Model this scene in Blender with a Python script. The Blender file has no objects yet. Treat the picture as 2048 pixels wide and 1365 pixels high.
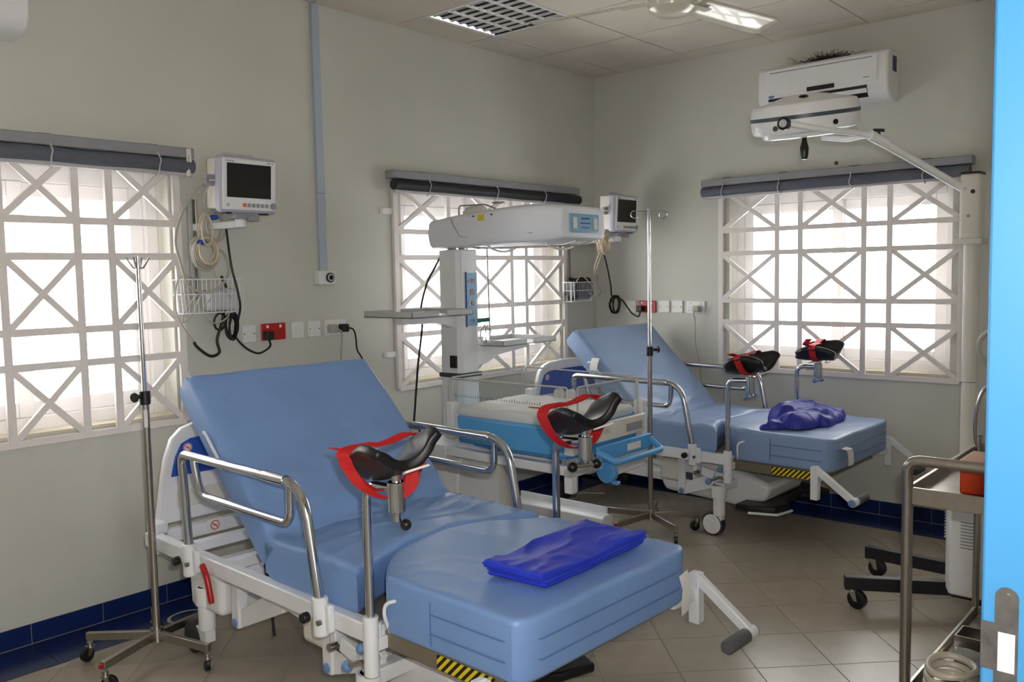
import bpy, bmesh, math, random
from mathutils import Vector, Matrix, noise
random.seed(7)
PI = math.pi
R = math.radians
scn = bpy.context.scene
COL = scn.collection

# ------------------------------------------------------------------ camera
F_PX = 1739.8
YAW, PITCH, ROLL = 0.8518, -0.0764, -0.0188
CAM = Vector((-5.514, -3.953, 1.541))
fw = Vector((math.cos(PITCH) * math.sin(YAW), math.cos(PITCH) * math.cos(YAW), math.sin(PITCH)))
rt = Vector((math.cos(YAW), -math.sin(YAW), 0))
up = rt.cross(fw)
r2 = math.cos(ROLL) * rt + math.sin(ROLL) * up
u2 = -math.sin(ROLL) * rt + math.cos(ROLL) * up
cd = bpy.data.cameras.new('camera')
cam = bpy.data.objects.new('camera', cd)
COL.objects.link(cam)
mw = Matrix.Identity(4)
for i in range(3):
    mw[i][0], mw[i][1], mw[i][2], mw[i][3] = r2[i], u2[i], -fw[i], CAM[i]
cam.matrix_world = mw
cd.sensor_width = 36.0
cd.lens = 36.0 * F_PX / 2048.0
cd.clip_start = 0.02
scn.camera = cam

# ------------------------------------------------------------------ light
world = bpy.data.worlds.new('overcast_sky')
scn.world = world
world.use_nodes = True
bg = world.node_tree.nodes['Background']
bg.inputs['Color'].default_value = (1.0, 0.985, 0.955, 1)
bg.inputs['Strength'].default_value = 4.5

fl = bpy.data.lights.new('camera_flash', 'AREA')
fl.shape = 'RECTANGLE'
fl.size, fl.size_y = 0.05, 0.025
fl.energy = 17.0
fl.color = (1.0, 0.97, 0.93)
flo = bpy.data.objects.new('camera_flash', fl)
COL.objects.link(flo)
fm = mw.copy()
fpos = CAM + u2 * 0.085 + r2 * 0.045 + fw * 0.03
for i in range(3):
    fm[i][3] = fpos[i]
flo.matrix_world = fm

vs = scn.view_settings
vs.view_transform = 'Standard'
vs.look = 'None'
vs.gamma = 1.0
vs.exposure = 0.95
vs.use_curve_mapping = False
scn.cycles.use_denoising = True
scn.cycles.max_bounces = 10
scn.cycles.diffuse_bounces = 6
scn.cycles.glossy_bounces = 4
scn.cycles.transparent_max_bounces = 16
scn.cycles.sample_clamp_indirect = 6.0
scn.cycles.caustics_reflective = False
scn.cycles.caustics_refractive = False

# ------------------------------------------------------------------ materials
def lin(c):
    c = c / 255.0
    return c / 12.92 if c <= 0.04045 else ((c + 0.055) / 1.055) ** 2.4
def rgb(t):
    return (lin(t[0]), lin(t[1]), lin(t[2]), 1)
MAT = {}
def mat(name, col, rough=0.5, metal=0.0, var=0.0, scale=6.0, bump=0.0, bscale=40.0, rand=0.0, coat=0.0, detail=4.0, stretch=None, spec=None, dirt=None):
    if name in MAT:
        return MAT[name]
    m = bpy.data.materials.new(name)
    m.use_nodes = True
    nt = m.node_tree
    N, L = nt.nodes, nt.links
    p = N['Principled BSDF']
    p.inputs['Base Color'].default_value = rgb(col)
    p.inputs['Roughness'].default_value = rough
    p.inputs['Metallic'].default_value = metal
    if coat:
        p.inputs['Coat Weight'].default_value = coat
    if spec is not None:
        p.inputs['Specular IOR Level'].default_value = spec
    tc = N.new('ShaderNodeTexCoord')
    out = None
    if var:
        nz = N.new('ShaderNodeTexNoise')
        nz.inputs['Scale'].default_value = scale
        nz.inputs['Detail'].default_value = detail
        L.new(tc.outputs['Object'], nz.inputs['Vector'])
        mr = N.new('ShaderNodeMapRange')
        mr.inputs[1].default_value = 0.3
        mr.inputs[2].default_value = 0.7
        mr.inputs[3].default_value = 1.0 - var
        mr.inputs[4].default_value = 1.0 + var * 0.5
        L.new(nz.outputs['Fac'], mr.inputs[0])
        mx = N.new('ShaderNodeMix')
        mx.data_type = 'RGBA'
        mx.blend_type = 'MULTIPLY'
        mx.inputs['Factor'].default_value = 1.0
        mx.inputs['A'].default_value = rgb(col)
        L.new(mr.outputs[0], mx.inputs['B'])
        out = mx.outputs['Result']
    if dirt:
        nz = N.new('ShaderNodeTexNoise')
        nz.inputs['Scale'].default_value = dirt[1]
        nz.inputs['Detail'].default_value = 8
        L.new(tc.outputs['Object'], nz.inputs['Vector'])
        mr = N.new('ShaderNodeMapRange')
        mr.inputs[1].default_value = dirt[2]
        mr.inputs[2].default_value = dirt[2] + 0.12
        mr.inputs[3].default_value = 0
        mr.inputs[4].default_value = dirt[3]
        L.new(nz.outputs['Fac'], mr.inputs[0])
        mx = N.new('ShaderNodeMix')
        mx.data_type = 'RGBA'
        L.new(mr.outputs[0], mx.inputs['Factor'])
        if out:
            L.new(out, mx.inputs['A'])
        else:
            mx.inputs['A'].default_value = rgb(col)
        mx.inputs['B'].default_value = rgb(dirt[0])
        out = mx.outputs['Result']
    if rand:
        oi = N.new('ShaderNodeObjectInfo')
        mr = N.new('ShaderNodeMapRange')
        mr.inputs[3].default_value = 1.0 - rand
        mr.inputs[4].default_value = 1.0 + rand
        L.new(oi.outputs['Random'], mr.inputs[0])
        mx = N.new('ShaderNodeMix')
        mx.data_type = 'RGBA'
        mx.blend_type = 'MULTIPLY'
        mx.inputs['Factor'].default_value = 1.0
        if out:
            L.new(out, mx.inputs['A'])
        else:
            mx.inputs['A'].default_value = rgb(col)
        L.new(mr.outputs[0], mx.inputs['B'])
        out = mx.outputs['Result']
    if out:
        L.new(out, p.inputs['Base Color'])
    if bump:
        nz = N.new('ShaderNodeTexNoise')
        nz.inputs['Scale'].default_value = bscale
        nz.inputs['Detail'].default_value = 5
        if stretch:
            mp = N.new('ShaderNodeMapping')
            mp.inputs['Scale'].default_value = stretch
            L.new(tc.outputs['Object'], mp.inputs['Vector'])
            L.new(mp.outputs['Vector'], nz.inputs['Vector'])
        else:
            L.new(tc.outputs['Object'], nz.inputs['Vector'])
        b = N.new('ShaderNodeBump')
        b.inputs['Strength'].default_value = bump
        b.inputs['Distance'].default_value = 0.01
        L.new(nz.outputs['Fac'], b.inputs['Height'])
        L.new(b.outputs['Normal'], p.inputs['Normal'])
    MAT[name] = m
    return m
def glassy(name, tint, gloss=0.12, rough=0.03, haze=0.0):
    m = bpy.data.materials.new(name)
    m.use_nodes = True
    nt = m.node_tree
    N, L = nt.nodes, nt.links
    for n in list(N):
        N.remove(n)
    o = N.new('ShaderNodeOutputMaterial')
    t = N.new('ShaderNodeBsdfTransparent')
    t.inputs['Color'].default_value = tint
    g = N.new('ShaderNodeBsdfGlossy')
    g.inputs['Roughness'].default_value = rough
    fr = N.new('ShaderNodeLayerWeight')
    fr.inputs['Blend'].default_value = gloss
    mx = N.new('ShaderNodeMixShader')
    L.new(fr.outputs['Fresnel'], mx.inputs[0])
    L.new(t.outputs[0], mx.inputs[1])
    L.new(g.outputs[0], mx.inputs[2])
    last = mx
    if haze:
        d = N.new('ShaderNodeBsdfDiffuse')
        d.inputs['Color'].default_value = (0.85, 0.85, 0.85, 1)
        m2 = N.new('ShaderNodeMixShader')
        m2.inputs[0].default_value = haze
        L.new(mx.outputs[0], m2.inputs[1])
        L.new(d.outputs[0], m2.inputs[2])
        last = m2
    L.new(last.outputs[0], o.inputs[0])
    MAT[name] = m
    return m
def striped(name, c1, c2, freq):
    m = bpy.data.materials.new(name)
    m.use_nodes = True
    N, L = m.node_tree.nodes, m.node_tree.links
    tc = N.new('ShaderNodeTexCoord')
    sx = N.new('ShaderNodeSeparateXYZ')
    L.new(tc.outputs['Object'], sx.inputs[0])
    a = N.new('ShaderNodeMath'); a.operation = 'ADD'
    L.new(sx.outputs['Y'], a.inputs[0]); L.new(sx.outputs['Z'], a.inputs[1])
    b = N.new('ShaderNodeMath'); b.operation = 'MULTIPLY'; b.inputs[1].default_value = freq
    L.new(a.outputs[0], b.inputs[0])
    c = N.new('ShaderNodeMath'); c.operation = 'FRACT'
    L.new(b.outputs[0], c.inputs[0])
    d = N.new('ShaderNodeMath'); d.operation = 'GREATER_THAN'; d.inputs[1].default_value = 0.5
    L.new(c.outputs[0], d.inputs[0])
    mx = N.new('ShaderNodeMix'); mx.data_type = 'RGBA'
    mx.inputs['A'].default_value = rgb(c1); mx.inputs['B'].default_value = rgb(c2)
    L.new(d.outputs[0], mx.inputs['Factor'])
    L.new(mx.outputs['Result'], N['Principled BSDF'].inputs['Base Color'])
    MAT[name] = m
    return m

WALL = mat('wall_paint', (206, 205, 196), 0.62, var=0.05, scale=1.6, bump=0.12, bscale=28, dirt=((172, 166, 148), 2.2, 0.66, 0.35))
CEILM = mat('ceiling_board', (216, 208, 196), 0.85, var=0.05, scale=3, bump=0.25, bscale=90, rand=0.03)
GAP = mat('dark_gap', (30, 26, 24), 0.9)
GROUT = mat('grout', (172, 165, 152), 0.9)
TILE = mat('beige_floor_tile', (172, 160, 145), 0.24, var=0.07, scale=9, rand=0.05, bump=0.02, bscale=60)
BTILE = mat('navy_glazed_tile', (22, 40, 92), 0.22, var=0.1, scale=12, rand=0.05)
GRILLE = mat('grille_paint', (236, 229, 226), 0.45, var=0.05, scale=14)
FRAMEW = mat('white_window_frame', (226, 224, 224), 0.4)
SILL = mat('painted_reveal', (210, 202, 182), 0.6, var=0.08, scale=8)
PANE = glassy('window_glass', (0.97, 0.98, 0.98, 1), 0.1, 0.02)
ACRYL = glassy('clear_acrylic', (0.975, 0.985, 0.985, 1), 0.06, 0.05, 0.03)
ACEDGE = glassy('acrylic_edge', (0.95, 0.97, 0.97, 1), 0.4, 0.1, 0.6)
CLEAR = glassy('clear_plastic_film', (0.9, 0.9, 0.89, 1), 0.45, 0.12, 0.32)
BLINDG = mat('blind_headrail_grey', (150, 150, 156), 0.45, var=0.06, scale=20)
BLINDD = mat('blind_fabric_slate', (92, 96, 108), 0.6, var=0.08, scale=30)
BLINDK = mat('blind_fabric_black', (36, 38, 44), 0.55, var=0.1, scale=30)
WHITE = mat('white_plastic', (236, 235, 237), 0.38, var=0.03, scale=5)
WHITE2 = mat('warm_white_plastic', (226, 221, 212), 0.4, var=0.05, scale=6)
ENAMEL = mat('white_enamel_steel', (232, 233, 236), 0.32, var=0.04, scale=8)
GREYP = mat('grey_plastic', (150, 152, 160), 0.45)
LGREY = mat('pale_grey_plastic', (190, 190, 192), 0.42, var=0.04, scale=10)
BLACK = mat('black_rubber', (16, 16, 18), 0.42, var=0.2, scale=20)
BLACKP = mat('black_plastic', (20, 20, 22), 0.35)
SCREEN = mat('dark_screen', (22, 20, 18), 0.12)
CHROME = mat('chrome', (205, 205, 208), 0.13, 1.0)
STEEL = mat('brushed_steel', (176, 170, 162), 0.28, 1.0, var=0.08, scale=40)
DSTEEL = mat('black_painted_steel', (28, 28, 32), 0.38)
VINYL = mat('pale_blue_vinyl', (126, 160, 214), 0.42, var=0.06, scale=5, bump=0.25, bscale=8, dirt=((104, 122, 152), 7.0, 0.68, 0.4))
VINYL2 = mat('grey_blue_vinyl', (138, 162, 200), 0.38, var=0.06, scale=5, bump=0.22, bscale=7)
PIPING = mat('vinyl_seam', (88, 118, 168), 0.5)
SHEET = mat('royal_blue_sheet', (44, 64, 204), 0.5, var=0.12, scale=9, bump=0.2, bscale=14)
SHEET2 = mat('indigo_sheet', (44, 52, 162), 0.5, var=0.12, scale=9, bump=0.2, bscale=14)
RED = mat('red_webbing', (196, 22, 26), 0.6, var=0.1, scale=40, bump=0.1, bscale=200)
REDP = mat('red_plastic', (176, 22, 20), 0.35)
BLUEP = mat('bright_blue_plastic', (92, 170, 232), 0.4, var=0.04, scale=8)
HBLUE = mat('cobalt_blue_panel', (28, 80, 180), 0.4)
PANELB = mat('control_panel_blue', (128, 178, 214), 0.35)
KNOBB = mat('dusty_blue_plastic', (108, 140, 190), 0.45)
FOOTST = mat('taupe_painted_steel', (122, 112, 96), 0.45, var=0.1, scale=10)
HAZ = striped('hazard_stripes', (20, 18, 14), (232, 206, 20), 36.0)
PADW = mat('white_pad', (236, 232, 228), 0.55, var=0.05, scale=6, bump=0.2, bscale=9)
CABLEG = mat('grey_cable', (176, 172, 160), 0.5)
CABLEB = mat('black_cable', (18, 18, 18), 0.45)
CABLEC = mat('cream_cable', (206, 190, 166), 0.5)
TIEB = mat('blue_tie', (30, 74, 180), 0.5)
ORANGE = mat('orange_red_plastic', (206, 62, 22), 0.4)
ORBTN = mat('orange_button', (236, 120, 40), 0.4)
YELLOW = mat('yellow_label', (214, 196, 40), 0.5)
PAPER = mat('white_paper', (236, 232, 226), 0.7)
PINK = mat('sticker_red', (206, 40, 70), 0.5)
DOORB = mat('sky_blue_gloss_paint', (62, 130, 178), 0.35, var=0.03, scale=5)
STRIKE = mat('worn_steel_plate', (120, 116, 112), 0.4, 0.8, var=0.25, scale=60)
FANM = mat('fan_cream_enamel', (216, 210, 194), 0.22, coat=0.4)
LOUVRE = mat('mirror_louvre', (244, 246, 250), 0.32, 1.0)
TUBEM = mat('lamp_tube_glass', (236, 236, 232), 0.3)
TRUNK = mat('pale_blue_trunking', (176, 188, 204), 0.45, var=0.04, scale=4)
BAKE = mat('white_socket_plastic', (230, 230, 228), 0.35)
TWIG = mat('dry_twigs', (44, 34, 26), 0.8)
GREENP = mat('green_plug', (20, 120, 90), 0.4)
TUBING = mat('cream_tubing', (214, 204, 186), 0.4)
LCDM = mat('lcd_red_brown', (150, 112, 100), 0.3)
INK = mat('print_ink', (60, 66, 78), 0.6)
INKB = mat('print_ink_blue', (50, 80, 140), 0.6)

# ------------------------------------------------------------------ mesh helpers
def V3(p):
    return Vector(p)
def fillet(pts, rad, n=5):
    pts = [Vector(p) for p in pts]
    if not isinstance(rad, (list, tuple)):
        rad = [rad] * len(pts)
    out = [pts[0]]
    for i in range(1, len(pts) - 1):
        a, b, c = pts[i - 1], pts[i], pts[i + 1]
        d1, d2 = (a - b), (c - b)
        r = min(rad[i], d1.length * 0.49, d2.length * 0.49)
        if r < 1e-5:
            out.append(b); continue
        p1, p2 = b + d1.normalized() * r, b + d2.normalized() * r
        for k in range(n + 1):
            t = k / n
            out.append((1 - t) ** 2 * p1 + 2 * t * (1 - t) * b + t * t * p2)
    out.append(pts[-1])
    return out
def smoothpath(pts, n=6):
    pts = [Vector(p) for p in pts]
    out = []
    for i in range(len(pts) - 1):
        p0 = pts[max(i - 1, 0)]; p1 = pts[i]; p2 = pts[i + 1]; p3 = pts[min(i + 2, len(pts) - 1)]
        for k in range(n):
            t = k / n
            out.append(0.5 * ((2 * p1) + (-p0 + p2) * t + (2 * p0 - 5 * p1 + 4 * p2 - p3) * t * t + (-p0 + 3 * p1 - 3 * p2 + p3) * t ** 3))
    out.append(pts[-1])
    return out
class M:
    def __init__(s):
        s.bm = bmesh.new()
    def face(s, vs):
        try:
            return s.bm.faces.new(vs)
        except ValueError:
            return None
    def hexa(s, c8):
        v = [s.bm.verts.new(c) for c in c8]
        for f in ((0, 3, 2, 1), (4, 5, 6, 7), (0, 1, 5, 4), (1, 2, 6, 5), (2, 3, 7, 6), (3, 0, 4, 7)):
            s.face([v[i] for i in f])
        return s
    def box(s, x0, x1, y0, y1, z0, z1, mt=None):
        c = [(x0, y0, z0), (x1, y0, z0), (x1, y1, z0), (x0, y1, z0), (x0, y0, z1), (x1, y0, z1), (x1, y1, z1), (x0, y1, z1)]
        if mt:
            c = [mt @ Vector(q) for q in c]
        return s.hexa(c)
    def bar(s, p0, p1, w, h, upv=(0, 0, 1)):
        p0, p1 = Vector(p0), Vector(p1)
        d = (p1 - p0).normalized()
        u = Vector(upv)
        sd = d.cross(u)
        if sd.length < 1e-4:
            sd = d.cross(Vector((1, 0, 0)))
        sd.normalize()
        u = sd.cross(d).normalized()
        a, b = sd * w / 2, u * h / 2
        return s.hexa([p0 - a - b, p0 + a - b, p1 + a - b, p1 - a - b, p0 - a + b, p0 + a + b, p1 + a + b, p1 - a + b])
    def tube(s, pts, r, seg=10, closed=False, caps=True, flat=None):
        pts = [Vector(p) for p in pts]
        n = len(pts)
        rad = r if isinstance(r, (list, tuple)) else [r] * n
        rings = []
        prev = None
        for i, p in enumerate(pts):
            if closed:
                t = pts[(i + 1) % n] - pts[i - 1]
            else:
                t = pts[min(i + 1, n - 1)] - pts[max(i - 1, 0)]
            if t.length < 1e-9:
                t = Vector((0, 0, 1))
            t.normalize()
            if prev is None:
                a = Vector((0, 0, 1)) if abs(t.z) < 0.9 else Vector((1, 0, 0))
                nrm = (a - t * a.dot(t)).normalized()
            else:
                nrm = prev - t * prev.dot(t)
                if nrm.length < 1e-6:
                    nrm = t.orthogonal()
                nrm.normalize()
            prev = nrm
            bn = t.cross(nrm)
            ring = []
            for k in range(seg):
                an = 2 * PI * k / seg
                ring.append(s.bm.verts.new(p + (nrm * math.cos(an) + bn * math.sin(an)) * rad[i]))
            rings.append(ring)
        m = n if closed else n - 1
        for i in range(m):
            a, b = rings[i], rings[(i + 1) % n]
            for k in range(seg):
                s.face([a[k], a[(k + 1) % seg], b[(k + 1) % seg], b[k]])
        if caps and not closed:
            s.face(list(reversed(rings[0])))
            s.face(rings[-1])
        return s
    def cyl(s, p0, p1, r, r1=None, seg=20):
        return s.tube([p0, p1], [r, r if r1 is None else r1], seg)
    def lathe(s, prof, mt=None, seg=32):
        mt = mt or Matrix.Identity(4)
        rings = []
        for (r, z) in prof:
            if r < 1e-6:
                rings.append([s.bm.verts.new(mt @ Vector((0, 0, z)))])
            else:
                rings.append([s.bm.verts.new(mt @ Vector((r * math.cos(2 * PI * k / seg), r * math.sin(2 * PI * k / seg), z))) for k in range(seg)])
        for a, b in zip(rings, rings[1:]):
            for k in range(seg):
                q = [a[k % len(a)], a[(k + 1) % len(a)], b[(k + 1) % len(b)], b[k % len(b)]]
                q2 = []
                for v in q:
                    if v not in q2:
                        q2.append(v)
                if len(q2) > 2:
                    s.face(q2)
        if len(rings[0]) > 1:
            s.face(list(reversed(rings[0])))
        if len(rings[-1]) > 1:
            s.face(rings[-1])
        return s
    def sphere(s, c, r, sc=(1, 1, 1), seg=14):
        mt = Matrix.Translation(Vector(c)) @ Matrix.Diagonal((*sc, 1))
        n = 8
        return s.lathe([(r * math.sin(PI * i / n), -r * math.cos(PI * i / n)) for i in range(n + 1)], mt, seg)
    def prism(s, poly, fn, d0, d1):
        a = [s.bm.verts.new(fn(x, y, d0)) for x, y in poly]
        b = [s.bm.verts.new(fn(x, y, d1)) for x, y in poly]
        n = len(poly)
        s.face(a); s.face(list(reversed(b)))
        for i in range(n):
            s.face([a[i], b[i], b[(i + 1) % n], a[(i + 1) % n]])
        return s
    def grid(s, fn, n, m):
        v = [[s.bm.verts.new(fn(i, j)) for j in range(m)] for i in range(n)]
        for i in range(n - 1):
            for j in range(m - 1):
                s.face([v[i][j], v[i + 1][j], v[i + 1][j + 1], v[i][j + 1]])
        return v
    def ribbon(s, pts, wvec, th=0.002):
        pts = [Vector(p) for p in pts]
        n = len(pts)
        w = Vector(wvec)
        rows = []
        for i, p in enumerate(pts):
            t = (pts[min(i + 1, n - 1)] - pts[max(i - 1, 0)]).normalized()
            nn = t.cross(w).normalized() * th / 2
            rows.append([s.bm.verts.new(q) for q in (p - w / 2 - nn, p + w / 2 - nn, p + w / 2 + nn, p - w / 2 + nn)])
        for a, b in zip(rows, rows[1:]):
            for k in range(4):
                s.face([a[k], a[(k + 1) % 4], b[(k + 1) % 4], b[k]])
        s.face(rows[0]); s.face(rows[-1])
        return s
    def soft(s, uv, lx, ly, z0, z1, r, nx=18, ny=18, amp=0.0, freq=6.0, tf=None, seed=0, bulge=0.0, ridge=None):
        tf = tf or (lambda x, y, z: Vector((x, y, z)))
        def ticks(l, n):
            e = [0, 0.06 * r, 0.25 * r, 0.55 * r, r]
            a = [q / l for q in e]
            mid = [a[-1] + (1 - 2 * a[-1]) * k / n for k in range(1, n)]
            return a + mid + [1 - q for q in reversed(a)]
        S, T = ticks(lx, nx), ticks(ly, ny)
        def q(i, j, top):
            si, tj = S[i], T[j]
            ds, dt = min(si, 1 - si) * lx, min(tj, 1 - tj) * ly
            a, b = max(0, 1 - ds / r), max(0, 1 - dt / r)
            h = min(1.0, math.hypot(a, b))
            drop = r * (1 - math.sqrt(max(0, 1 - h * h)))
            x, y = uv(si, tj)
            if top:
                nz = noise.noise(Vector((x * freq + seed, y * freq, seed * 1.7))) * amp
                if ridge:
                    ra, rfx, rfy = ridge
                    rn = noise.noise(Vector((x * rfx + seed * 3.1, y * rfy + 0.6 * noise.noise(Vector((x * 3, y * 3, seed))), 3.3)))
                    nz += ra * (max(0.0, 1 - abs(rn) * 3.2) ** 2)
                nz += bulge * math.sin(PI * si) * math.sin(PI * tj)
                return tf(x, y, z1 - drop + nz)
            return tf(x, y, z0 + drop)
        n, m = len(S), len(T)
        tv = s.grid(lambda i, j: q(i, j, True), n, m)
        bv = s.grid(lambda i, j: q(i, j, False), n, m)
        loop = [(i, 0) for i in range(n)] + [(n - 1, j) for j in range(1, m)] + [(i, m - 1) for i in range(n - 2, -1, -1)] + [(0, j) for j in range(m - 2, 0, -1)]
        for k in range(len(loop)):
            a, b = loop[k], loop[(k + 1) % len(loop)]
            s.face([tv[a[0]][a[1]], bv[a[0]][a[1]], bv[b[0]][b[1]], tv[b[0]][b[1]]])
        return s
    def out(s, name, material, parent=None, bevel=0.0, seg=2, ang=38, world=False, solid=0.0, subd=0, label=None, smooth=True):
        bm = s.bm
        bmesh.ops.recalc_face_normals(bm, faces=bm.faces)
        if world and parent is not None:
            inv = parent.matrix_basis.inverted()
            q = parent.parent
            if q is not None:
                inv = (q.matrix_basis @ parent.matrix_basis).inverted()
            bm.transform(inv)
        me = bpy.data.meshes.new(name)
        bm.to_mesh(me)
        bm.free()
        me.materials.append(material)
        if smooth:
            for p in me.polygons:
                p.use_smooth = True
            me.set_sharp_from_angle(angle=R(ang))
        o = bpy.data.objects.new(name, me)
        COL.objects.link(o)
        if parent is not None:
            o.parent = parent
        if solid:
            md = o.modifiers.new('solid', 'SOLIDIFY'); md.thickness = solid; md.offset = 0
        if bevel:
            md = o.modifiers.new('bevel', 'BEVEL')
            md.width = bevel; md.segments = seg; md.limit_method = 'ANGLE'; md.angle_limit = R(40)
        if subd:
            md = o.modifiers.new('sub', 'SUBSURF'); md.levels = subd; md.render_levels = subd
        if label:
            o['label'] = label
        return o
def thing(name, label, cat, loc=(0, 0, 0), rz=0.0, group=None):
    o = bpy.data.objects.new(name, None)
    o.empty_display_size = 0.05
    COL.objects.link(o)
    o.matrix_basis = Matrix.Translation(Vector(loc)) @ Matrix.Rotation(rz, 4, 'Z')
    o['label'] = label
    o['category'] = cat
    if group:
        o['group'] = group
    return o
def tag(o, label, cat, group=None, kind=None):
    o['label'] = label
    o['category'] = cat
    if group:
        o['group'] = group
    if kind:
        o['kind'] = kind
    return o
def struct(name, label, loc=(0, 0, 0), rz=0.0):
    o = thing(name, label, 'structure', loc, rz)
    del o['category']
    o['kind'] = 'structure'
    return o
def text(body, size, mt, material, parent, name='lettering', align='CENTER'):
    cu = bpy.data.curves.new('t', 'FONT')
    cu.body = body; cu.size = size; cu.align_x = align; cu.align_y = 'CENTER'; cu.extrude = 0.0003
    o = bpy.data.objects.new('t', cu)
    COL.objects.link(o)
    bpy.context.view_layer.update()
    me = bpy.data.meshes.new_from_object(o.evaluated_get(bpy.context.evaluated_depsgraph_get()))
    bpy.data.objects.remove(o)
    me.materials.clear(); me.materials.append(material)
    n = bpy.data.objects.new(name, me)
    COL.objects.link(n)
    n.parent = parent
    n.matrix_basis = mt
    return n
FACE_Y = Matrix.Rotation(PI / 2, 4, 'X')      # text plane facing -y

# ------------------------------------------------------------------ room shell
H = 3.018
XL, YF = -5.75, -3.69          # left wall, door wall
WT = 0.22
RZB = -PI / 2                  # wall-local frame of the right wall: local x = -world y
W1 = (-4.71, -3.45); W2 = (-1.99, -0.46); W3 = (1.13, 2.54)
OZ = (0.90, 2.09)
def wall_mesh(x0, x1, opens, y0, y1, z0, z1):
    m = M()
    xs = x0
    for (a, b) in sorted(opens):
        m.box(xs, a, y0, y1, z0, z1)
        m.box(a, b, y0, y1, z0, OZ[0])
        m.box(a, b, y0, y1, OZ[1], z1)
        xs = b
    m.box(xs, x1, y0, y1, z0, z1)
    return m
wl = wall_mesh(XL - WT, WT, [W1, W2], 0, WT, 0, H + 0.2).out('wall_left', WALL, smooth=False)
wl['kind'] = 'structure'; wl['label'] = 'cream painted long wall with two barred windows and two monitors'
wr = wall_mesh(0, -YF + WT, [W3], 0, WT, 0, H + 0.2).out('wall_right', WALL, smooth=False)
wr.matrix_basis = Matrix.Rotation(RZB, 4, 'Z')
wr['kind'] = 'structure'; wr['label'] = 'cream painted wall with one barred window and air conditioner'
wb = M().box(XL - WT, XL, -5.75, WT, 0, H + 0.2).out('wall_back', WALL, smooth=False)
wb['kind'] = 'structure'; wb['label'] = 'cream side wall out of view on the left'
DX0, DX1, DH = -5.72, -4.30, 2.14
wc = M()
wc.box(XL, DX0, YF - 0.2, YF, 0, H + 0.2)
wc.box(DX1, WT, YF - 0.2, YF, 0, H + 0.2)
wc.box(DX0, DX1, YF - 0.2, YF, DH, H + 0.2)
wc = wc.out('wall_front', WALL, smooth=False)
wc['kind'] = 'structure'; wc['label'] = 'cream wall with the doorway beside the camera'
wd = M()  # added unseen corridor: blocks sky at the doorway, opening lets in fill light
for (x0, x1, z0, z1) in ((XL - WT, -5.55, 0, H + .2), (-3.75, -2.6, 0, H + .2), (-5.55, -3.75, 0, 0.95), (-5.55, -3.75, 2.1, H + .2)):
    wd.box(x0, x1, -5.75, -5.55, z0, z1)
wd.box(-2.6, -2.4, -5.75, YF - 0.2, 0, H + 0.2)
wd = wd.out('wall_corridor_added', WALL, smooth=False)
wd['kind'] = 'structure'; wd['label'] = 'unseen corridor walls behind the camera with opening added for fill light'

# floor
fl_o = M().box(XL - WT, WT, -5.75, WT, -0.05, -0.003).out('floor', GROUT, smooth=False)
fl_o['kind'] = 'structure'; fl_o['label'] = 'beige tiled floor laid diagonally with navy border'
def clip(poly, ax, val, keep_less):
    out = []
    n = len(poly)
    for i in range(n):
        a, b = poly[i], poly[(i + 1) % n]
        ia = (a[ax] <= val) if keep_less else (a[ax] >= val)
        ib = (b[ax] <= val) if keep_less else (b[ax] >= val)
        if ia:
            out.append(a)
        if ia != ib:
            t = (val - a[ax]) / (b[ax] - a[ax])
            out.append((a[0] + (b[0] - a[0]) * t, a[1] + (b[1] - a[1]) * t))
    return out
def area(poly):
    return 0.5 * abs(sum(poly[i][0] * poly[(i + 1) % len(poly)][1] - poly[(i + 1) % len(poly)][0] * poly[i][1] for i in range(len(poly))))
PT = 0.304
d2 = PT / math.sqrt(2)
g2 = 0.0025 * math.sqrt(2) / 2
full_me = None
BW = 0.298
for i in range(-30, 31):
    for j in range(-30, 31):
        cx = -2.019 + (i + j) * d2
        cy = -2.497 + (i - j) * d2 + d2
        h = d2 - g2 * 2
        poly = [(cx - h, cy), (cx, cy - h), (cx + h, cy), (cx, cy + h)]
        c = poly
        for ax, val, less in ((0, -BW - 0.003, True), (0, XL, False), (1, -BW - 0.003, True), (1, YF, False)):
            c = clip(c, ax, val, less) if c else c
        if not c or area(c) < 0.002:
            continue
        whole = abs(area(c) - area(poly)) < 1e-6
        if whole and full_me is not None:
            o = bpy.data.objects.new('floor_tile', full_me)
            COL.objects.link(o); o.parent = fl_o; o.location = (cx, cy, 0)
            continue
        m = M()
        cc = [(x - cx, y - cy) for x, y in c]
        m.prism(cc, lambda x, y, d: (x, y, d), -0.006, 0.0)
        o = m.out('floor_tile', TILE, fl_o, smooth=False)
        o.location = (cx, cy, 0)
        if whole:
            full_me = o.data
bl = M().box(-0.1505, 0.1505, -0.006, 0.0, 0.003, 0.088)
b0 = bl.out('tile', BTILE, None, smooth=False)
sk_me = b0.data; bpy.data.objects.remove(b0)
bb = M().box(-0.1505, 0.1505, -BW, -0.001, -0.006, 0.0).out('tile', BTILE, None, smooth=False)
bd_me = bb.data; bpy.data.objects.remove(bb)
def skirting(name, label, x_from, x_to, first, rz):
    sg = M().box(x_from, x_to, -0.004, 0.0, 0, 0.086).out(name, GROUT, None, smooth=False)
    sg.matrix_basis = Matrix.Rotation(rz, 4, 'Z')
    sg['kind'] = 'structure'; sg['label'] = label
    x = first
    while x < x_to:
        if x - 0.15 > x_from - 0.16:
            o = bpy.data.objects.new('skirting_tile', sk_me); COL.objects.link(o); o.parent = sg; o.location = (x, 0, 0)
            o = bpy.data.objects.new('border_tile', bd_me); COL.objects.link(o); o.parent = sg; o.location = (x, 0, 0)
        x += 0.3035
    return sg
skirting('baseboard_left', 'navy glazed skirting tiles along the long wall', XL, -0.30, -4.312 - 0.3035 * 4, 0)
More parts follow.
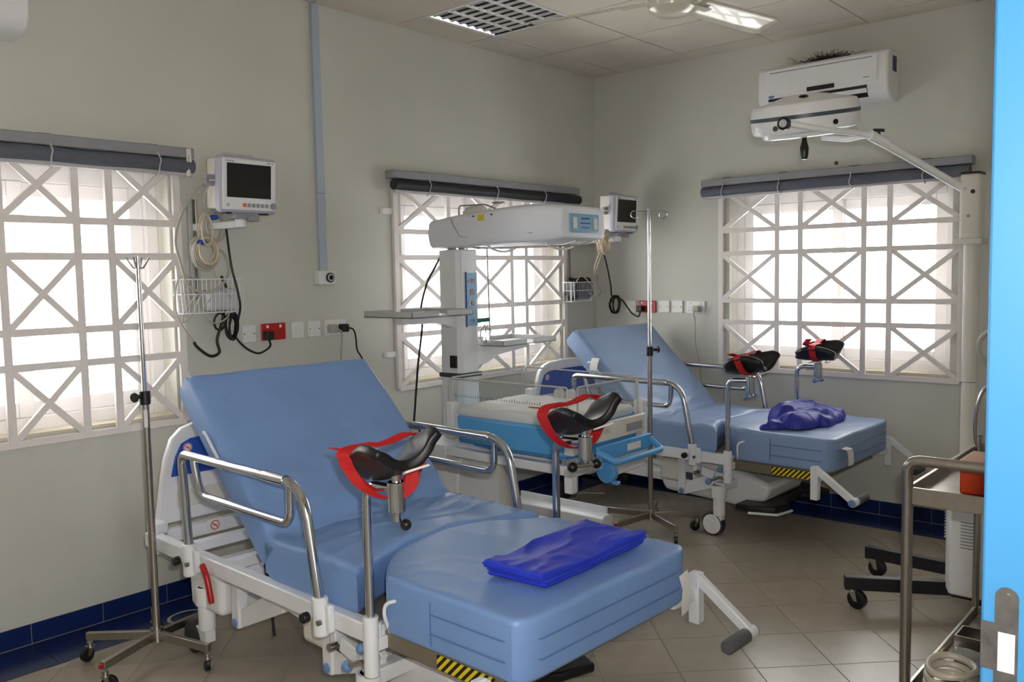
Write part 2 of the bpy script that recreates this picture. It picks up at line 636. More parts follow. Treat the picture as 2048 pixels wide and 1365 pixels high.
skirting('baseboard_right', 'navy glazed skirting tiles below the right window', 0.0, -YF, 0.1505 + 0.03, RZB)

# ceiling
ce = M().box(XL - WT, WT, -5.75, WT, H + 0.012, H + 0.2).out('ceiling', GAP, smooth=False)
ce['kind'] = 'structure'; ce['label'] = 'suspended ceiling of large off-white boards with dark joints'
xs = [0.0, -0.198]
while xs[-1] > XL:
    xs.append(max(xs[-1] - 0.6, XL))
ys = [0.0, -0.2533]
while ys[-1] > YF:
    ys.append(max(ys[-1] - 0.6, YF))
for i in range(len(xs) - 1):
    for j in range(len(ys) - 1):
        if i == 3 and j == 1:
            continue
        g = 0.0042
        x0, x1, y0, y1 = xs[i + 1] + g, xs[i] - g, ys[j + 1] + g, ys[j] - g
        if x1 - x0 < 0.02 or y1 - y0 < 0.02:
            continue
        m = M().box(-(x1 - x0) / 2, (x1 - x0) / 2, -(y1 - y0) / 2, (y1 - y0) / 2, 0, 0.012)
        o = m.out('ceiling_board', CEILM, ce, smooth=False)
        o.location = ((x0 + x1) / 2, (y0 + y1) / 2, H)
        o.rotation_euler = (R(random.uniform(-.25, .25)), R(random.uniform(-.25, .25)), R(random.uniform(-.15, .15)))
        o.location.z += random.uniform(-0.001, 0.002)
cc = M().box(XL, -2.6, -5.55, YF - 0.2, H, H + 0.012).out('ceiling_board', CEILM, ce, smooth=False)

# windows
def make_window(idx, label, a, b, rz, open_left=False):
    w = struct('window_%d' % idx, label, (0, 0, 0), rz)
    z0, z1 = OZ
    y0, y1 = 0.11, 0.17
    t = 0.06
    m = M()
    for (p, q) in ((a, a + t), (b - t, b)):
        m.box(p, q, y0, y1, z0, z1)
    m.box(a + t, b - t, y0, y1, z0, z0 + t); m.box(a + t, b - t, y0, y1, z1 - 0.11, z1)
    m.out('window_frame', FRAMEW, w, bevel=0.004)
    mid = (a + b) / 2
    s = 0.065
    for k, (p, q, yy) in enumerate(((a + t, mid + 0.03, 0.105), (mid - 0.03, b - t, 0.135))):
        m = M()
        zz0, zz1 = z0 + t, z1 - 0.11
        m.box(p, p + s, yy, yy + 0.028, zz0, zz1); m.box(q - s, q, yy, yy + 0.028, zz0, zz1)
        m.box(p + s, q - s, yy, yy + 0.028, zz0, zz0 + s); m.box(p + s, q - s, yy, yy + 0.028, zz1 - s, zz1)
        sa = m.out('sash', FRAMEW, w, bevel=0.004)
        M().box(p + s, q - s, yy + 0.012, yy + 0.016, zz0 + s, zz1 - s).out('pane', PANE, sa, smooth=False)
        M().box(q - 0.035 if k == 0 else p + 0.015, q - 0.02 if k == 0 else p + 0.03, yy - 0.012, yy, 1.36, 1.48).out('latch', WHITE2, sa, bevel=0.003)
    M().box(a, b, -0.002, y0, z0 - 0.012, z0 + 0.004).out('sill', SILL, w, bevel=0.003)
    return w
make_window(1, 'sliding window nearest the camera on the left', *W1, 0)
make_window(2, 'sliding window behind the infant warmer', *W2, 0)
make_window(3, 'sliding window on the right wall beneath the air conditioner', *W3, RZB)

ZR = [0.868, 1.188, 1.335, 1.655, 1.81, 2.098]
def make_grille(label, xs, rz):
    g = thing('window_grille', label, 'window grille', (0, 0, 0), rz, 'window grilles')
    yc = -0.016
    def hb(x0, z0, x1, z1, w, name, dep=0.022):
        d = Vector((x1 - x0, 0, z1 - z0))
        L = d.length
        me = M().bar((-L / 2, 0, 0), (L / 2, 0, 0), w, dep, (0, 1, 0))
        o = me.out(name, GRILLE, g, bevel=0.0015, seg=1)
        o.location = ((x0 + x1) / 2, yc, (z0 + z1) / 2)
        o.rotation_euler = (0, -math.atan2(d.z, d.x), 0)
    for k, x in enumerate(xs):
        hb(x, ZR[0], x, ZR[-1], 0.036 if k in (0, len(xs) - 1) else 0.033, 'upright_bar', 0.024)
    for z in ZR:
        hb(xs[0], z, xs[-1], z, 0.031, 'cross_bar', 0.022)
    for (x0, x1) in ((xs[0], xs[1]), (xs[2], xs[3]), (xs[4], xs[5])):
        for (z0, z1) in ((ZR[0], ZR[1]), (ZR[2], ZR[3]), (ZR[4], ZR[5])):
            hb(x0, z0, x1, z1, 0.027, 'diagonal_bar', 0.020)
            hb(x0, z1, x1, z0, 0.027, 'diagonal_bar', 0.018)
    return g
g1 = make_grille('white lattice security grille on the leftmost window', [-4.66, -4.335, -4.19, -3.886, -3.739, -3.42], 0)
g2_ = make_grille('white lattice security grille behind the infant warmer', [-2.05, -1.612, -1.459, -1.013, -0.86, -0.418], 0)
g3 = make_grille('white lattice security grille below the right-hand blind', [1.075, 1.483, 1.64, 2.044, 2.197, 2.60], RZB)
for z in (1.928, 1.078):
    M().box(-2.155, -2.05, -0.012, -0.002, z - 0.018, z + 0.018).cyl((-2.135, -0.02, z), (-2.135, -0.008, z), 0.016).out('wall_bracket', WHITE, g2_, bevel=0.003)
for z in (1.9, 1.08):
    M().box(-3.42, -3.385, -0.012, -0.002, z - 0.018, z + 0.018).out('wall_bracket', WHITE, g1, bevel=0.003)

def make_blind(label, a, b, rz, fab, clips):
    t = thing('roller_blind', label, 'blind', (0, 0, 0), rz, 'blinds rolled up above the windows')
    zt = 2.165
    M().box(a, b, -0.075, -0.002, zt - 0.048, zt).out('headrail', BLINDG, t, bevel=0.005)
    mm = M()
    n = 24
    pts = [(a + 0.01 + (b - a - 0.02) * k / n, -0.066 + 0.002 * math.sin(k), zt - 0.085 - 0.002 * math.sin(k * 0.9)) for k in range(n + 1)]
    mm.tube(pts, 0.033, 14)
    mm.out('rolled_fabric', fab, t)
    M().box(a + 0.01, b - 0.01, -0.075, -0.055, zt - 0.132, zt - 0.112).out('bottom_rail', LGREY, t, bevel=0.004)
    for x in clips:
        pts = [(x, -0.078, zt - 0.035), (x + .004, -0.1, zt - 0.07), (x - .003, -0.102, zt - 0.095), (x, -0.085, zt - 0.125), (x + .004, -0.06, zt - 0.138)]
        M().tube(smoothpath(pts, 4), 0.0035, 8).out('tie_cord', LGREY, t)
        M().box(x - 0.03, x + 0.03, -0.03, -0.002, zt - 0.002, zt + 0.008).out('clip', BLACKP, t, bevel=0.002)
    return t
bl1 = make_blind('grey roller blind rolled up over the leftmost window', -4.75, -3.345, 0, BLINDD, [-4.0, -3.53])
make_blind('black-fabric roller blind rolled up behind the infant warmer', -2.105, -0.29, 0, BLINDK, [-1.83, -1.22, -0.72])
make_blind('grey roller blind rolled up on the right wall', 0.95, 2.655, RZB, BLINDD, [1.12, 1.52, 1.98, 2.4])
M().tube(smoothpath([(-3.385 + 0.012 * math.sin(k * 1.9), -0.09 - 0.004 * math.cos(k), 2.16 - 0.13 * (0.5 - 0.5 * math.cos(k * 1.6))) for k in range(14)], 4), 0.003, 6).out('pull_cord', PAPER, bl1)

# ------------------------------------------------------------------ door frame beside the camera
dj = struct('door_1', 'sky blue painted steel door frame with worn strike plate')
jx = -4.34
m = M()
m.box(jx, DX1, YF - 0.215, YF - 0.003 + 0.0, 0, DH)
m.box(DX0 - 0.0, DX0 + 0.04, YF - 0.215, YF - 0.003, 0, DH)
m.box(DX0, DX1, YF - 0.215, YF - 0.003, DH - 0.04, DH)
m.out('frame', DOORB, dj, bevel=0.004)
sp = M()
xo = jx - 0.0015
def sb(y0, y1, z0, z1):
    sp.box(xo, jx + 0.0005, y0, y1, z0, z1)
sb(-3.735, -3.709, 1.091, 1.135); sb(-3.735, -3.709, 0.985, 1.041)
sb(-3.735, -3.732, 1.041, 1.091); sb(-3.713, -3.709, 1.041, 1.091)
sb(-3.709, -3.694, 1.041, 1.101)
sp.prism([(-3.735 + 0.013 - 0.013 * math.cos(a * PI / 8), 1.135 + 0.013 * math.sin(a * PI / 8)) for a in range(9)], lambda y, z, d: (d, y, z), xo, jx + 0.0005)
st = sp.out('strike_plate', STRIKE, dj)
M().box(jx - 0.0004, jx + 0.0002, -3.732, -3.713, 1.041, 1.091).out('latch_box', mat('latch_box_grey', (196, 200, 208), .5), dj)
M().cyl((xo - 0.001, -3.722, 1.137), (xo + 0.001, -3.722, 1.137), 0.004, seg=12).out('screw', STEEL, st)

# ------------------------------------------------------------------ ceiling light
cl = thing('ceiling_light', 'square recessed louvre light switched off beside the fan', 'ceiling light', (-1.698, -0.5533, H))
m = M()
for (x0, x1, y0, y1) in ((-.299, .299, -.299, -.28), (-.299, .299, .28, .299), (-.299, -.28, -.28, .28), (.28, .299, -.28, .28)):
    m.box(x0, x1, y0, y1, -0.006, 0.01)
m.out('rim', WHITE, cl, bevel=0.002)
m = M()
m.box(-.28, .28, -.28, .28, 0.078, 0.085)
for (x0, x1, y0, y1) in ((-.285, -.28, -.28, .28), (.28, .285, -.28, .28), (-.28, .28, -.285, -.28), (-.28, .28, .28, .285)):
    m.box(x0, x1, y0, y1, 0, 0.085)
m.out('tray', WHITE, cl)
for k in range(5):
    y = -0.28 + 0.14 * k
    m = M()
    pr = [(-0.0015, -0.002), (0.0015, -0.002), (0.006, 0.012), (0.016, 0.03), (0.03, 0.045), (-0.03, 0.045), (-0.016, 0.03), (-0.006, 0.012)]
    if k == 0:
        pr = [q for q in pr if q[0] >= -0.0001] + [(0, 0.045), (0, -0.002)]
    if k == 4:
        pr = [(0, -0.002), (0, 0.045)] + [q for q in pr if q[0] <= 0.0001]
    m.prism(pr, lambda a, z, d, y=y: (d, y + a, z), -0.279, 0.279)
    m.out('reflector', LOUVRE, cl)
for k in range(8):
    x = -0.245 + 0.07 * k
    for q in range(4):
        y = -0.21 + 0.14 * q
        m = M()
        pr = [(-0.001, -0.001), (0.001, -0.001), (0.004, 0.01), (0.011, 0.024), (-0.011, 0.024), (-0.004, 0.01)]
        m.prism(pr, lambda a, z, d, x=x: (x + a, d, z), y - 0.062, y + 0.062)
        m.out('louvre_blade', LOUVRE, cl)
for q in range(4):
    y = -0.21 + 0.14 * q
    M().cyl((-0.27, y, 0.058), (0.27, y, 0.058), 0.013, seg=10).out('lamp_tube', TUBEM, cl)

# ------------------------------------------------------------------ ceiling fan
fan = thing('ceiling_fan', 'cream three-blade ceiling fan with glossy hub', 'ceiling fan', (-1.88, -1.80, H))
M().lathe([(0.0, 0.0), (0.065, 0.0), (0.06, -0.04), (0.02, -0.07), (0.0, -0.07)]).out('canopy', FANM, fan)
M().cyl((0, 0, -0.03), (0, 0, -0.2), 0.013).out('downrod', FANM, fan)
M().lathe([(0, -0.165), (0.05, -0.17), (0.105, -0.19), (0.118, -0.21), (0.118, -0.235), (0.112, -0.245), (0.108, -0.262), (0.075, -0.285), (0, -0.29)]).out('motor_housing', FANM, fan)
for k in range(3):
    an = R(107.6 + 120 * k)
    mt = Matrix.Rotation(an, 4, 'Z')
    m = M()
    n, w = 14, 5
    def fb(i, j):
        t = i / (n - 1); s = j / (w - 1) - 0.5
        r_ = 0.16 + 0.56 * t
        wd_ = 0.135 + 0.035 * t
        if t > 0.9:
            wd_ *= 1 - ((t - 0.9) / 0.1) ** 2 * 0.25
        a = R(-18 + 6 * t)
        z = -0.222 + s * wd_ * math.sin(a) + 0.012 * (0.25 - s * s) * 2 - 0.012 * t
        return mt @ Vector((r_, s * wd_ * math.cos(a), z))
    m.grid(fb, n, w)
    b = m.out('blade', FANM, fan, solid=0.004)
    m = M()
    m.bar(mt @ Vector((0.10, 0, -0.222)), mt @ Vector((0.25, 0, -0.226)), 0.045, 0.006)
    br = m.out('blade_bracket', FANM, fan, bevel=0.002)

# ------------------------------------------------------------------ air conditioners
def make_ac(label, loc, rz, logo):
    t = thing('air_conditioner', label, 'air conditioner', loc, rz, 'wall air conditioners')
    W = 0.80
    prof = [(0, 0.0), (0.0, 0.285), (-0.15, 0.285), (-0.185, 0.275), (-0.197, 0.25), (-0.2, 0.11), (-0.195, 0.07), (-0.175, 0.03), (-0.12, 0.0)]
    m = M().prism(prof, lambda y, z, d: (d, y, z), 0, W)
    m.out('body', WHITE, t, bevel=0.012, seg=3)
    M().box(0.05, W - 0.06, -0.2035, -0.199, 0.105, 0.262).out('front_panel', WHITE, t, bevel=0.003)
    M().box(0.08, W - 0.09, -0.205, -0.2032, 0.24, 0.246).out('top_grille_slot', GREYP, t)
    m = M()
    pr = [(-0.2005, 0.085), (-0.197, 0.062), (-0.170, 0.022), (-0.165, 0.02), (-0.16, 0.03), (-0.19, 0.09)]
    m.prism(pr, lambda y, z, d: (d, y, z), 0.07, W - 0.12)
    m.out('outlet', BLACKP, t)
    M().bar((0.07, -0.199, 0.055), (W - 0.12, -0.199, 0.055), 0.03, 0.006, (0, 1, 0.9)).out('outlet_flap', WHITE, t, bevel=0.002)
    M().box(0.32, 0.49, -0.209, -0.2, 0.098, 0.125).out('display_window', BLACKP, t, bevel=0.009, seg=3)
    if logo:
        o = M().lathe([(0, 0), (0.019, 0), (0.019, 0.002), (0, 0.002)], Matrix.Translation((0.09, -0.2003, 0.10)) @ FACE_Y @ Matrix.Diagonal((1, 0.5, 1, 1))).out('logo_badge', HBLUE, t)
        text('Carrier', 0.011, Matrix.Translation((0.09, -0.2028, 0.10)) @ FACE_Y, PAPER, t)
        text('XPower', 0.012, Matrix.Translation((0.68, -0.2042, 0.13)) @ FACE_Y, INKB, t)
        M().box(W + 0.0005, W + 0.0012, -0.12, -0.05, 0.16, 0.25).out('rating_label', INK, t)
    return t
ac1 = make_ac('white wall air conditioner above the right window with twigs on top', (0, -1.43, 2.53), RZB, True)
ac2 = make_ac('cream air conditioner cut off at the top left corner', (-4.89, 0, 2.53), 0, False)
m = M()
for k in range(260):
    c = Vector((random.gauss(-0.1, 0.025), -1.82 + random.gauss(0, 0.075), 2.819 + abs(random.gauss(0, 0.012))))
    d = Vector((random.gauss(0, .5), random.gauss(0, 1), abs(random.gauss(0.1, .45)))).normalized() * random.uniform(0.02, 0.055)
    m.tube([c - d * 0.4, c, c + d + Vector((0, 0, random.uniform(-.004, .006)))], 0.0012, 3)
nest = m.out('twig_nest', TWIG)
tag(nest, 'dark nest of dry twigs lying on top of the air conditioner', 'nest', kind='stuff')
M_ = M().sphere((0, 0, 0), 0.012, (0.6, 1, 1)).out('wall_fixing', mat('rust_plug', (96, 70, 56), 0.8))
M_.location = (-0.006, -1.862, 2.2)
tag(M_, 'small brown plug in the wall above the right blind', 'wall plug')

# ------------------------------------------------------------------ trunking and round outlet
tr = thing('cable_trunking', 'pale blue cable trunking running from ceiling to round outlet', 'trunking', (-2.578, 0, 1.58))
M().box(-0.024, 0.024, -0.022, -0.001, 0.0, H - 1.585).out('channel', TRUNK, tr, bevel=0.003)
M().box(-0.025, 0.025, -0.025, -0.001, 0.42, 0.424).out('joint_strip', GREYP, tr)
ob = thing('round_outlet', 'white wall box with black round connector under the trunking', 'outlet', (-2.58, 0, 1.545))
M().box(-0.055, 0.055, -0.05, -0.001, -0.042, 0.038).out('box', BAKE, ob, bevel=0.006)
M().cyl((0.018, -0.057, -0.002), (0.018, -0.049, -0.002), 0.027, seg=24).out('ring', BLACKP, ob)
M().cyl((0.018, -0.061, -0.002), (0.018, -0.056, -0.002), 0.021, seg=24).out('collar', LGREY, ob)
M().cyl((0.018, -0.063, -0.002), (0.018, -0.060, -0.002), 0.013, seg=24).out('bore', BLACKP, ob)

# ------------------------------------------------------------------ sockets
def socket(label, x, z, rz, kind, w, h=0.088):
    loc = (x, 0, z) if rz == 0 else (0, -x, z)
    t = thing('wall_socket' if kind != 'blank' else 'blank_plate', label, 'socket' if kind != 'blank' else 'blank plate', loc, rz, 'electrical plates in a row')
    col = REDP if kind == 'red' else BAKE
    M().box(-w / 2, w / 2, -0.012, -0.001, -h / 2, h / 2).out('plate', col, t, bevel=0.003)
    if kind == 'blank':
        for s in (-1, 1):
            M().cyl((s * w * 0.36, -0.0135, 0), (s * w * 0.36, -0.0115, 0), 0.0035, seg=10).out('screw', INK, t)
    elif kind == 'switch':
        M().box(-0.011, 0.011, -0.016, -0.0115, -0.02, 0.02).out('rocker', BAKE, t, bevel=0.002)
    else:
        for s in (-1, 1):
            xx = s * w * 0.27
            M().box(xx - 0.007, xx + 0.007, -0.0165, -0.0115, 0.02, 0.036).out('rocker', PAPER, t, bevel=0.002)
            for dx, dz, ww, hh in ((0, -0.002, 0.004, 0.008), (-0.011, -0.022, 0.007, 0.004), (0.011, -0.022, 0.007, 0.004)):
                M().box(xx + dx - ww / 2, xx + dx + ww / 2, -0.0127, -0.0115, dz - hh / 2, dz + hh / 2).out('pin_slot', INK, t)
    return t
socket('white blank plate left of the near red socket', -3.052, 1.262, 0, 'blank', 0.078)
socket('red double socket on the long wall with black plug', -2.906, 1.265, 0, 'red', 0.145)
socket('white switch plate right of the near red socket', -2.757, 1.265, 0, 'switch', 0.08)
socket('white blank plate beside the near white double socket', -2.648, 1.265, 0, 'blank', 0.082)
socket('white double socket on the long wall holding two plugs', -2.506, 1.264, 0, 'double', 0.145)
socket('white blank plate left of the far red socket', 0.329, 1.284, RZB, 'blank', 0.088)
socket('red double socket on the right wall behind the drip pole', 0.469, 1.285, RZB, 'red', 0.15)
socket('white blank plate just right of the far red socket', 0.615, 1.286, RZB, 'blank', 0.086)
socket('second white blank plate right of the far red socket', 0.725, 1.287, RZB, 'blank', 0.086)
socket('white double socket nearest the right window', 0.87, 1.285, RZB, 'double', 0.15)

def plug_cord(name, label, plug, rz, pts, material, r=0.0045, pm=None, smooth=6):
    t = thing(name, label, 'power cord', plug, 0)
    mtx = Matrix.Translation(Vector(plug)) @ Matrix.Rotation(rz, 4, 'Z')
    m = M()
    m.box(-0.023, 0.023, -0.045, -0.0, -0.024, 0.02, mtx)
    m.out('plug', pm or material, t, bevel=0.006, world=True)
    M().tube(smoothpath(pts, smooth), r, 8).out('cord', material, t, world=True)
    return t
y = -0.06
plug_cord('power_cord', 'black power cord hanging from monitor to near red socket', (-2.955, -0.0135, 1.25), 0,
          [(-3.235, y - .08, 1.80), (-3.235, y - .11, 1.615), (-3.215, y - .115, 1.516), (-3.195, y - .11, 1.416), (-3.18, y - .06, 1.342), (-3.163, y, 1.267), (-3.11, y, 1.2), (-3.04, y, 1.164), (-2.987, y, 1.178), (-2.962, y, 1.2), (-2.957, -0.04, 1.228)], CABLEB, 0.0055)
plug_cord('power_cord', 'black cord dropping from right end of near white socket', (-2.468, -0.0135, 1.262), 0,
          [(-2.468, -0.055, 1.262), (-2.43, -0.07, 1.25), (-2.405, -0.06, 1.20), (-2.39, -0.05, 1.13), (-2.35, -0.05, 1.06), (-2.33, -0.05, 0.9), (-2.33, -0.04, 0.4)], CABLEB, 0.005)
plug_cord('power_cord', 'grey cord dropping behind the near backrest from white socket', (-2.545, -0.0135, 1.262), 0,
          [(-2.545, -0.055, 1.262), (-2.515, -0.07, 1.245), (-2.503, -0.06, 1.2), (-2.504, -0.05, 1.1), (-2.51, -0.05, 0.9), (-2.52, -0.05, 0.3)], CABLEG, 0.005)
plug_cord('power_cord', 'black power cord looping to the far red socket', (-0.0135, -0.428, 1.272), RZB,
          [(-0.2, -0.2, 1.72), (-0.15, -0.186, 1.68), (-0.13, -0.205, 1.562), (-0.1, -0.21, 1.44), (-0.07, -0.2, 1.365), (-0.06, -0.28, 1.336), (-0.05, -0.355, 1.243), (-0.05, -0.41, 1.213), (-0.05, -0.428, 1.222), (-0.04, -0.43, 1.25)], CABLEB, 0.006)
plug_cord('power_cord', 'grey cord hanging from socket nearest the right window', (-0.0135, -0.895, 1.275), RZB,
          [(-0.055, -0.895, 1.275), (-0.06, -0.885, 1.24), (-0.04, -0.885, 1.18), (-0.04, -0.888, 1.02), (-0.04, -0.923, 0.862), (-0.04, -0.94, 0.5)], CABLEG, 0.004)
def coil(c, rx, rz_, n, r, jitter, axis='y', seed=0, npt=16):
    rnd = random.Random(seed)
    pts = []
    for k in range(n * npt + 1):
        a = 2 * PI * k / npt
        f = 1 + jitter * math.sin(k * 0.37 + seed) + rnd.uniform(-jitter, jitter) * 0.15
        dx = rx * f * math.cos(a); dz = rz_ * f * math.sin(a); dn = 0.02 * math.sin(k * 0.21 + seed) * min(1, n / 3)
        pts.append((c[0] + dx, c[1] + dn, c[2] + dz) if axis == 'y' else (c[0] + dn, c[1] + dx, c[2] + dz))
    return M().tube(pts, r, 6)
o = coil((-3.185, -0.065, 1.315), 0.025, 0.058, 5, 0.0055, 0.25, seed=3).out('cable_hank', CABLEB)
tag(o, 'black hank of power cable tied beside the near wire basket', 'cable')
o = coil((-3.235, -0.06, 1.335), 0.03, 0.04, 1, 0.0055, 0.25, seed=5).out('cable_loop', CABLEB)
tag(o, 'single black cable loop left of the tied hank', 'cable')
o = coil((-0.05, -0.215, 1.315), 0.035, 0.065, 4, 0.006, 0.25, 'x', seed=4).out('cable_hank', CABLEB)
tag(o, 'black hank of power cable left of the far red socket', 'cable')
y = -0.06
o = M().tube(smoothpath([(-3.225, y, 1.56), (-3.2, y, 1.5), (-3.203, y, 1.467), (-3.228, y, 1.345), (-3.262, y, 1.249), (-3.253, y, 1.186), (-3.304, y, 1.172), (-3.367, y, 1.219), (-3.384, y, 1.245)], 6), 0.0075, 8).out('black_hose', CABLEB)
tag(o, 'thick black hose curling under the near wire basket', 'hose')

# ------------------------------------------------------------------ monitors and mounts
def make_monitor(label, loc, rz, tilt):
    t = thing('patient_monitor', label, 'monitor', loc, rz, 'bedside monitors')
    t.matrix_basis = Matrix.Translation(Vector(loc)) @ Matrix.Rotation(rz, 4, 'Z') @ Matrix.Rotation(tilt, 4, 'X')
    W, Hh = 0.312, 0.262
    M().box(-W / 2 + .012, W / 2 - .012, 0.0, 0.115, -Hh / 2 + .015, Hh / 2 - .005).out('rear_case', WHITE2, t, bevel=0.012)
    M().box(-W / 2, W / 2, -0.025, 0.03, -Hh / 2, Hh / 2).out('bezel', mat('monitor_lilac_grey', (184, 184, 200), 0.4), t, bevel=0.02, seg=4)
    M().box(-W / 2 + .012, W / 2 - .012, -0.029, -0.02, -Hh / 2 + .014, Hh / 2 - .012).out('front_face', WHITE, t, bevel=0.008, seg=3)
    M().box(-0.123, 0.115, -0.0305, -0.028, -0.06, 0.098).out('screen', SCREEN, t)
    for k in range(6):
        x = -0.03 + 0.0245 * k
        M().box(x - .0095, x + .0095, -0.032, -0.0285, -0.103, -0.085).out('button', ORBTN if k == 0 else GREYP, t, bevel=0.002)
    M().cyl((0.127, -0.036, -0.094), (0.127, -0.0285, -0.094), 0.016, seg=22).out('dial', GREYP, t, bevel=0.002)
    M().cyl((-0.117, -0.031, -0.096), (-0.117, -0.0285, -0.096), 0.008, seg=16).out('power_button', LGREY, t)
    text('mindray', 0.014, Matrix.Translation((-0.108, -0.0293, 0.108)) @ FACE_Y, INK, t)
    text('iMEC 10', 0.010, Matrix.Translation((0.11, -0.0293, 0.108)) @ FACE_Y, INK, t)
    for z in (0.03, 0.0):
        M().cyl((-W / 2 - 0.03, 0.05, z), (-W / 2 + .02, 0.05, z), 0.012, seg=12).out('connector', GREYP, t)
    for x in (-0.1, 0.1):
        M().box(x - 0.016, x + 0.016, -0.01, 0.03, -Hh / 2 - .006, -Hh / 2 + .004).out('foot', BLACKP, t, bevel=0.002)
    M().tube(fillet([(-0.09, 0.07, Hh / 2 - .01), (-0.08, 0.07, Hh / 2 + .012), (0.08, 0.07, Hh / 2 + .012), (0.09, 0.07, Hh / 2 - .01)], 0.01), 0.007, 8).out('carry_handle', LGREY, t)
    return t
mon1 = make_monitor('patient monitor with dark screen nearest the camera by left window', (-3.183, -0.25, 1.988), R(1), R(4))
mon2 = make_monitor('patient monitor in the far corner above the warmer', (-0.278, -0.45, 1.957), R(1), R(3))
def make_mount(label, x, xm, ym, zm, ztop, zbot):
    t = thing('monitor_mount', label, 'wall mount', (x, 0, zbot), 0, 'wall rails carrying monitors')
    M().box(x - 0.026, x + 0.026, -0.02, -0.001, zbot, ztop).out('wall_rail', CHROME if False else LGREY, t, bevel=0.003, world=True)
    M().box(x - 0.007, x + 0.007, -0.026, -0.019, zbot, ztop).out('rail_slot', STEEL, t, world=True)
    M().cyl((xm - 0.01, ym + 0.04, zm - 0.06), (xm - 0.01, ym + 0.04, zm - 0.02), 0.028, seg=20).out('pivot', WHITE, t, world=True, bevel=0.004)
    M().bar((x, -0.02, zm - 0.055), (xm - 0.02, ym + 0.05, zm - 0.045), 0.04, 0.035).out('arm', WHITE, t, world=True, bevel=0.006)
    M().box(xm - 0.06, xm + 0.05, ym - 0.0, ym + 0.07, zm - 0.02, zm - 0.0).out('mount_plate', GREYP, t, world=True, bevel=0.003)
    M().box(xm + 0.005, xm + 0.065, ym - 0.012, ym + 0.045, zm - 0.03, zm - 0.005).out('clamp_block', GREYP, t, world=True, bevel=0.004)
    return t
make_mount('wall rail and arm holding the near patient monitor', -3.335, -3.19, -0.25, 1.85, 1.93, 1.45)
make_mount('wall rail and arm holding the far corner monitor', -0.36, -0.29, -0.45, 1.822, 1.92, 1.40)
def make_basket(label, x0, x1, z0, z1, yd):
    t = thing('wire_basket', label, 'wire basket', ((x0 + x1) / 2, 0, z0), 0, 'wire baskets under the monitors')
    xm = (x0 + x1) / 2
    def rim(z, s):
        return fillet([(xm + (x0 - xm) * s, -0.035, z), (xm + (x0 - xm) * s, -yd * s - .02, z), (xm + (x1 - xm) * s, -yd * s - .02, z), (xm + (x1 - xm) * s, -0.035, z)], 0.05)
    for nm, z, s in (('top_rim', z1, 1.0), ('middle_hoop', (z0 + z1) / 2 + .01, 0.97), ('bottom_hoop', z0, 0.92)):
        p = rim(z, s)
        M().tube(p + [p[0]], 0.0022 if nm != 'top_rim' else 0.003, 6).out(nm, ENAMEL, t, world=True)
    n = 15
    for k in range(n):
        f = k / (n - 1)
        xa = x0 + (x1 - x0) * f
        xb = xm + (xa - xm) * 0.92
        M().tube(fillet([(xa, -yd - .02 + 0.03 * (abs(2 * f - 1) ** 6), z1), (xb, -yd * 0.92 - .02 + 0.03 * (abs(2 * f - 1) ** 6), z0), (xb, -0.035, z0)], 0.01, 3), 0.0016, 5).out('wire', ENAMEL, t, world=True)
    for k in range(4):
        yy = -0.04 - (yd - 0.03) * k / 3
        for x in (x0, x1):
            M().tube([(x, yy, z1), (xm + (x - xm) * .92, yy, z0)], 0.0016, 5).out('wire', ENAMEL, t, world=True)
    return t
make_basket('white wire basket with probe cables under the near monitor', -3.47, -3.15, 1.385, 1.545, 0.13)
make_basket('white wire basket of black cuffs under the far monitor', -0.47, -0.2, 1.335, 1.475, 0.13)
# contents of baskets
o = M().soft(lambda s, t: (-3.33 + 0.15 * s, -0.13 + 0.08 * t), 0.15, 0.08, 1.392, 1.50, 0.02, 6, 6, 0.01, 20).out('cuff_pouch', LGREY)
tag(o, 'pale grey pouch lying in the near wire basket', 'pouch')
o = M().soft(lambda s, t: (-0.45 + 0.22 * s, -0.14 + 0.09 * t), 0.22, 0.09, 1.345, 1.50, 0.03, 8, 8, 0.05, 18).out('blood_pressure_cuff', BLACK)
tag(o, 'crumpled black cuff stuffed in the far wire basket', 'cuff')
